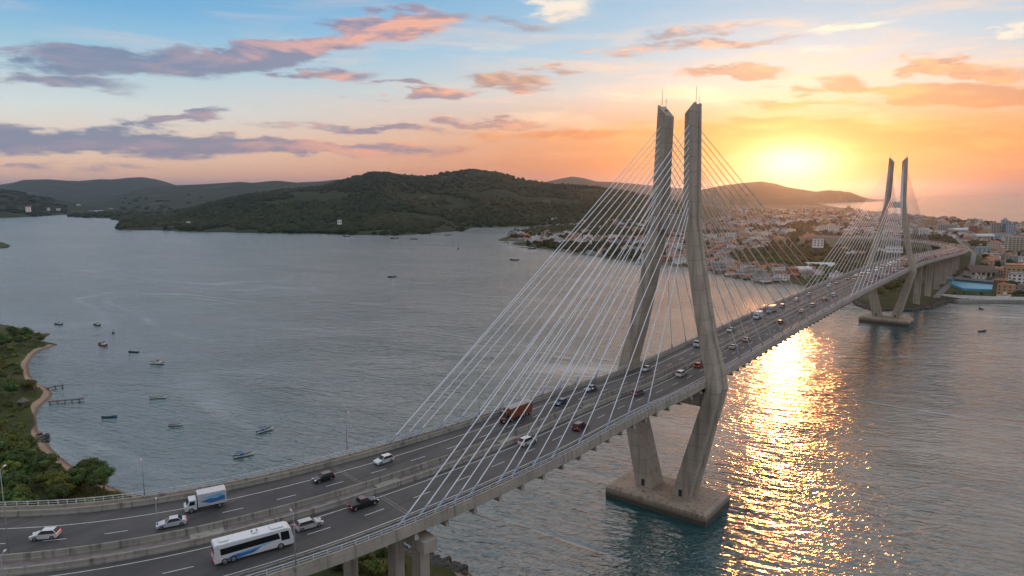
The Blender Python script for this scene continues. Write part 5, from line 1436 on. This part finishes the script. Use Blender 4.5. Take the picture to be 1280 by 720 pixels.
# --- scattered houses
cand = []
for _ in range(26000):
    px = rr.uniform(640, 1330); py = 262 + (rr.random() ** 1.0) * 112
    x, y = at(px, py, 4); cand.append((x, y, px, py))
cx = np.array([c[0] for c in cand]); cy = np.array([c[1] for c in cand]); cg, _, csd, chz = land_height(cx, cy); cg = tail_mound(cx, cy, cg)
dens_ = fbm(cx / 130 + 2, cy / 130, 3)
grid = {}
def ok_space(x, y, r):
    gx_, gy_ = int(x // 30), int(y // 30)
    for i in range(gx_ - 1, gx_ + 2):
        for j in range(gy_ - 1, gy_ + 2):
            for a, b, q in grid.get((i, j), ()):
                if (a - x) ** 2 + (b - y) ** 2 < (r + q) ** 2: return False
    return True
def occupy(x, y, r): grid.setdefault((int(x // 30), int(y // 30)), []).append((x, y, r))
houses = []; trees_t = []
for (x, y, px, py), z, sd, hz_, dn_ in zip(cand, cg, csd, chz, dens_):
    if sd < 6 or hz_ > 14 or z > 16: continue
    if near_road(x, y) or near_deck(x, y): continue
    if any((x - a) ** 2 + (y - b) ** 2 < (q + 6) ** 2 for a, b, q in TAKEN): continue
    if 1180 < px < 1250 and 348 < py < 370: continue
    wd_ = wooded(px, py) or dn_ > .58
    if px > 1075 and px < 1195 and 292 < py and y < 1000: wd_ = True
    r = 7.5 if not wd_ else 4.2
    if not ok_space(x, y, r): continue
    if wd_:
        if len(trees_t) < 2600 and not (1075 < px < 1195 and 340 < py and rr.random() < .93): trees_t.append((x, y, z, px, py)); occupy(x, y, r)
    elif rr.random() < .66 or sd < 30:
        houses.append((x, y, z, px, py)); occupy(x, y, r)
    else:
        if len(trees_t) < 2600: trees_t.append((x, y, z, px, py)); occupy(x, y, 4.0)
houses.sort(key=lambda h_: math.hypot(h_[0], h_[1]))
print('houses', len(houses), 'trees', len(trees_t))
NIND = 255
def area(px, py, x, y):
    if px < 800: return 'on the town spit across the lagoon' if px < 700 else 'on the waterfront beyond the stays'
    if px < 1000: return 'in the town behind the near pylon' if py < 318 else 'on the waterfront behind the near pylon'
    if px < 1140: return 'in the town behind the far stays'
    return 'in gardens inland of the promenade' if y < 1100 else 'in the town behind the side road'
for i, (x, y, z, px, py) in enumerate(houses[:NIND]):
    k = rr.randrange(30); geo_ = HK[k][0]
    while HK[k][5] > 7 and px < 1150: k = rr.randrange(30)
    lab = desc(k) + ' ' + area(px, py, x, y)
    az_ = rr.choice([0, math.pi / 2]) + (.66 if px > 900 else .2) + rr.uniform(-.25, .25)
    if i < 70:
        geo_ = HK[k][0]
        root = empty('house', (x, y, z), az_, label=lab, cat='house', group='houses of the lagoon town')
        wl = geo_[0].build('wall', root); geo_[1].build('roof', root)
        for q in geo_[2]: q.build('window', wl)
        for q in geo_[3]: q.build('door', wl)
    else: link('house', HM[k], label=lab, cat='house', group='houses of the lagoon town', loc=(x, y, z), rz=az_)
# the rest of the town, past three hundred houses: one mass
mb = MB(); vs_ = []; 
MATS = []
for k in HK:
    pass
def far_mass(items):
    import itertools
    allv = []; allf = []; alli = []; mats = []; off = 0
    for x, y, z, px, py in items:
        k = rr.randrange(30); m = HK[k][1]; a = rr.choice([0, math.pi / 2]) + .5 + rr.uniform(-.3, .3); c_, s_ = math.cos(a), math.sin(a)
        if HK[k][5] > 7 and rr.random() < .5: continue
        V_ = np.array(m.v); sc_ = rr.uniform(.9, 1.25); X_ = (V_[:, 0] * c_ - V_[:, 1] * s_) * sc_ + x; Y_ = (V_[:, 0] * s_ + V_[:, 1] * c_) * sc_ + y; Z_ = V_[:, 2] * sc_ + z
        allv.append(np.stack([X_, Y_, Z_], -1)); mp = []
        for q in m.mats:
            if q not in mats: mats.append(q)
            mp.append(mats.index(q))
        allf += [tuple(i + off for i in f) for f in m.f]; alli += [mp[i] for i in m.mi]; off += len(m.v)
    me = bpy.data.meshes.new('distant_town'); me.from_pydata(np.concatenate(allv).tolist(), [], allf)
    for q in mats: me.materials.append(q)
    me.polygons.foreach_set('material_index', alli); me.update(); return me
rest = houses[NIND:]
rest = rest[:1500]
link('distant_town', far_mass(rest), kind='stuff', label='hazy mass of more distant town houses reaching to the sea beach')
# --- town trees
trees_t.sort(key=lambda h_: math.hypot(h_[0], h_[1]))
TM = []
for k in range(4):
    c_, t_ = TREES[k]
    TM.append((c_, t_))
for i, (x, y, z, px, py) in enumerate(trees_t[:190]):
    k = rr.randrange(4)
    plant('broadleaf_tree', x, y, z - .5, rr.uniform(.8, 1.35), TREES[k], ('dark round tree ' if k in (1, 3) else 'olive green tree ') + ('on the grassy bank below the bridge ramp' if 1070 < px < 1200 else area(px, py, x, y)), 'tree', 'trees of the lagoon town')
pts = [(x + rr.uniform(-2, 2), y + rr.uniform(-2, 2), z + rr.uniform(1.5, 3.5), rr.uniform(3.2, 5.4), rr.uniform(3.0, 5.0)) for x, y, z, px, py in trees_t[190:] for _ in range(2)]
fastblobs(pts, M['wood'], rr, 'town_woodland', kind='stuff', label='dark wooded gardens and groves between the distant houses')
# trees of the promenade
for i, (px, s_) in enumerate([(1193, .6), (1205, 1.0), (1227, .7), (1255, .9), (1262, .6), (1268, .9), (1275, 1.0), (1282, .9)]):
    x, y = at(px, 367.5, 4.5); z = float(ground(x, y)[0])
    plant('promenade_tree', x, y, z - .3, s_ * .8, TREES[(i * 3 + 1) % 4], 'dark round-headed tree in the line behind the white promenade wall', 'tree', 'trees along the promenade')
# boathouses over the water in front of the town
for i, (px, py, rz_) in enumerate([(912, 344, 10), (925, 346, -15), (936, 347.5, 20), (947, 351, 5), (957, 352.5, 30), (900, 340.5, 0), (886, 336.5, 15), (967, 351, -5)]):
    x, y = at(px, py, 1); k = [3, 9, 15, 1, 7, 21, 12, 5][i]
    root = empty('boathouse', (x, y, 0), R(rz_), label='boathouse on stilts number in the row'.replace(' number in the row', '') + ' over the water, ' + ['beside the first dock', 'second from the first dock', 'third along the docks', 'at the middle of the docks', 'just past the middle of the docks', 'a little apart before the docks', 'farthest toward the near pylon', 'last one toward the boat halls'][i], cat='boathouse')
    w_ = 9 + (i % 3) * 2
    mb = MB(); mb.box((0, 0, 2.6), (w_, 6, 2.6), M['w' + ['white', 'brick', 'grey', 'cream'][i % 4]]); wl = mb.build('wall', root)
    mb = MB(); mb.box((0, 0, 1.2), (w_ + 5, 8, .25), M['woodp']); mb.build('platform', root)
    ring = [(-w_ / 2 - .4, 3.6, 3.9), (-w_ / 2 - .4, 0, 5.2), (-w_ / 2 - .4, -3.6, 3.9)]
    mb = MB(); mb.prism(ring, [(w_ / 2 + .4, b, c) for a, b, c in ring], M['r' + ['terracotta', 'grey sheet'][i % 2]]); mb.build('roof', root)
    for a in (-.5, 0, .5):
        for b in (-3.4, 3.4):
            mb = MB(); mb.tube((a * (w_ + 4), b, -2), (a * (w_ + 4), b, 1.2), .16, .16, M['woodp'], 6); mb.build('stilt', root)

# ------------------------------------------------------------------ air
hz = bpy.data.materials.new('evening_haze'); hz.use_nodes = True; nt_ = hz.node_tree
for n_ in list(nt_.nodes):
    if n_.type == 'BSDF_PRINCIPLED': nt_.nodes.remove(n_)
pv = nt_.nodes.new('ShaderNodeVolumePrincipled'); out = [n_ for n_ in nt_.nodes if n_.type == 'OUTPUT_MATERIAL'][0]
pv.inputs['Color'].default_value = (.54, .68, 1.0, 1); pv.inputs['Density'].default_value = HAZE_D; pv.inputs['Anisotropy'].default_value = .84
nt_.links.new(pv.outputs[0], out.inputs['Volume'])
mb = MB(); mb.box((0, 21000, 250), (90000, 47000, 508), hz); ho = mb.build('haze', kind='stuff', label='thin even evening haze over lagoon, town and hills')
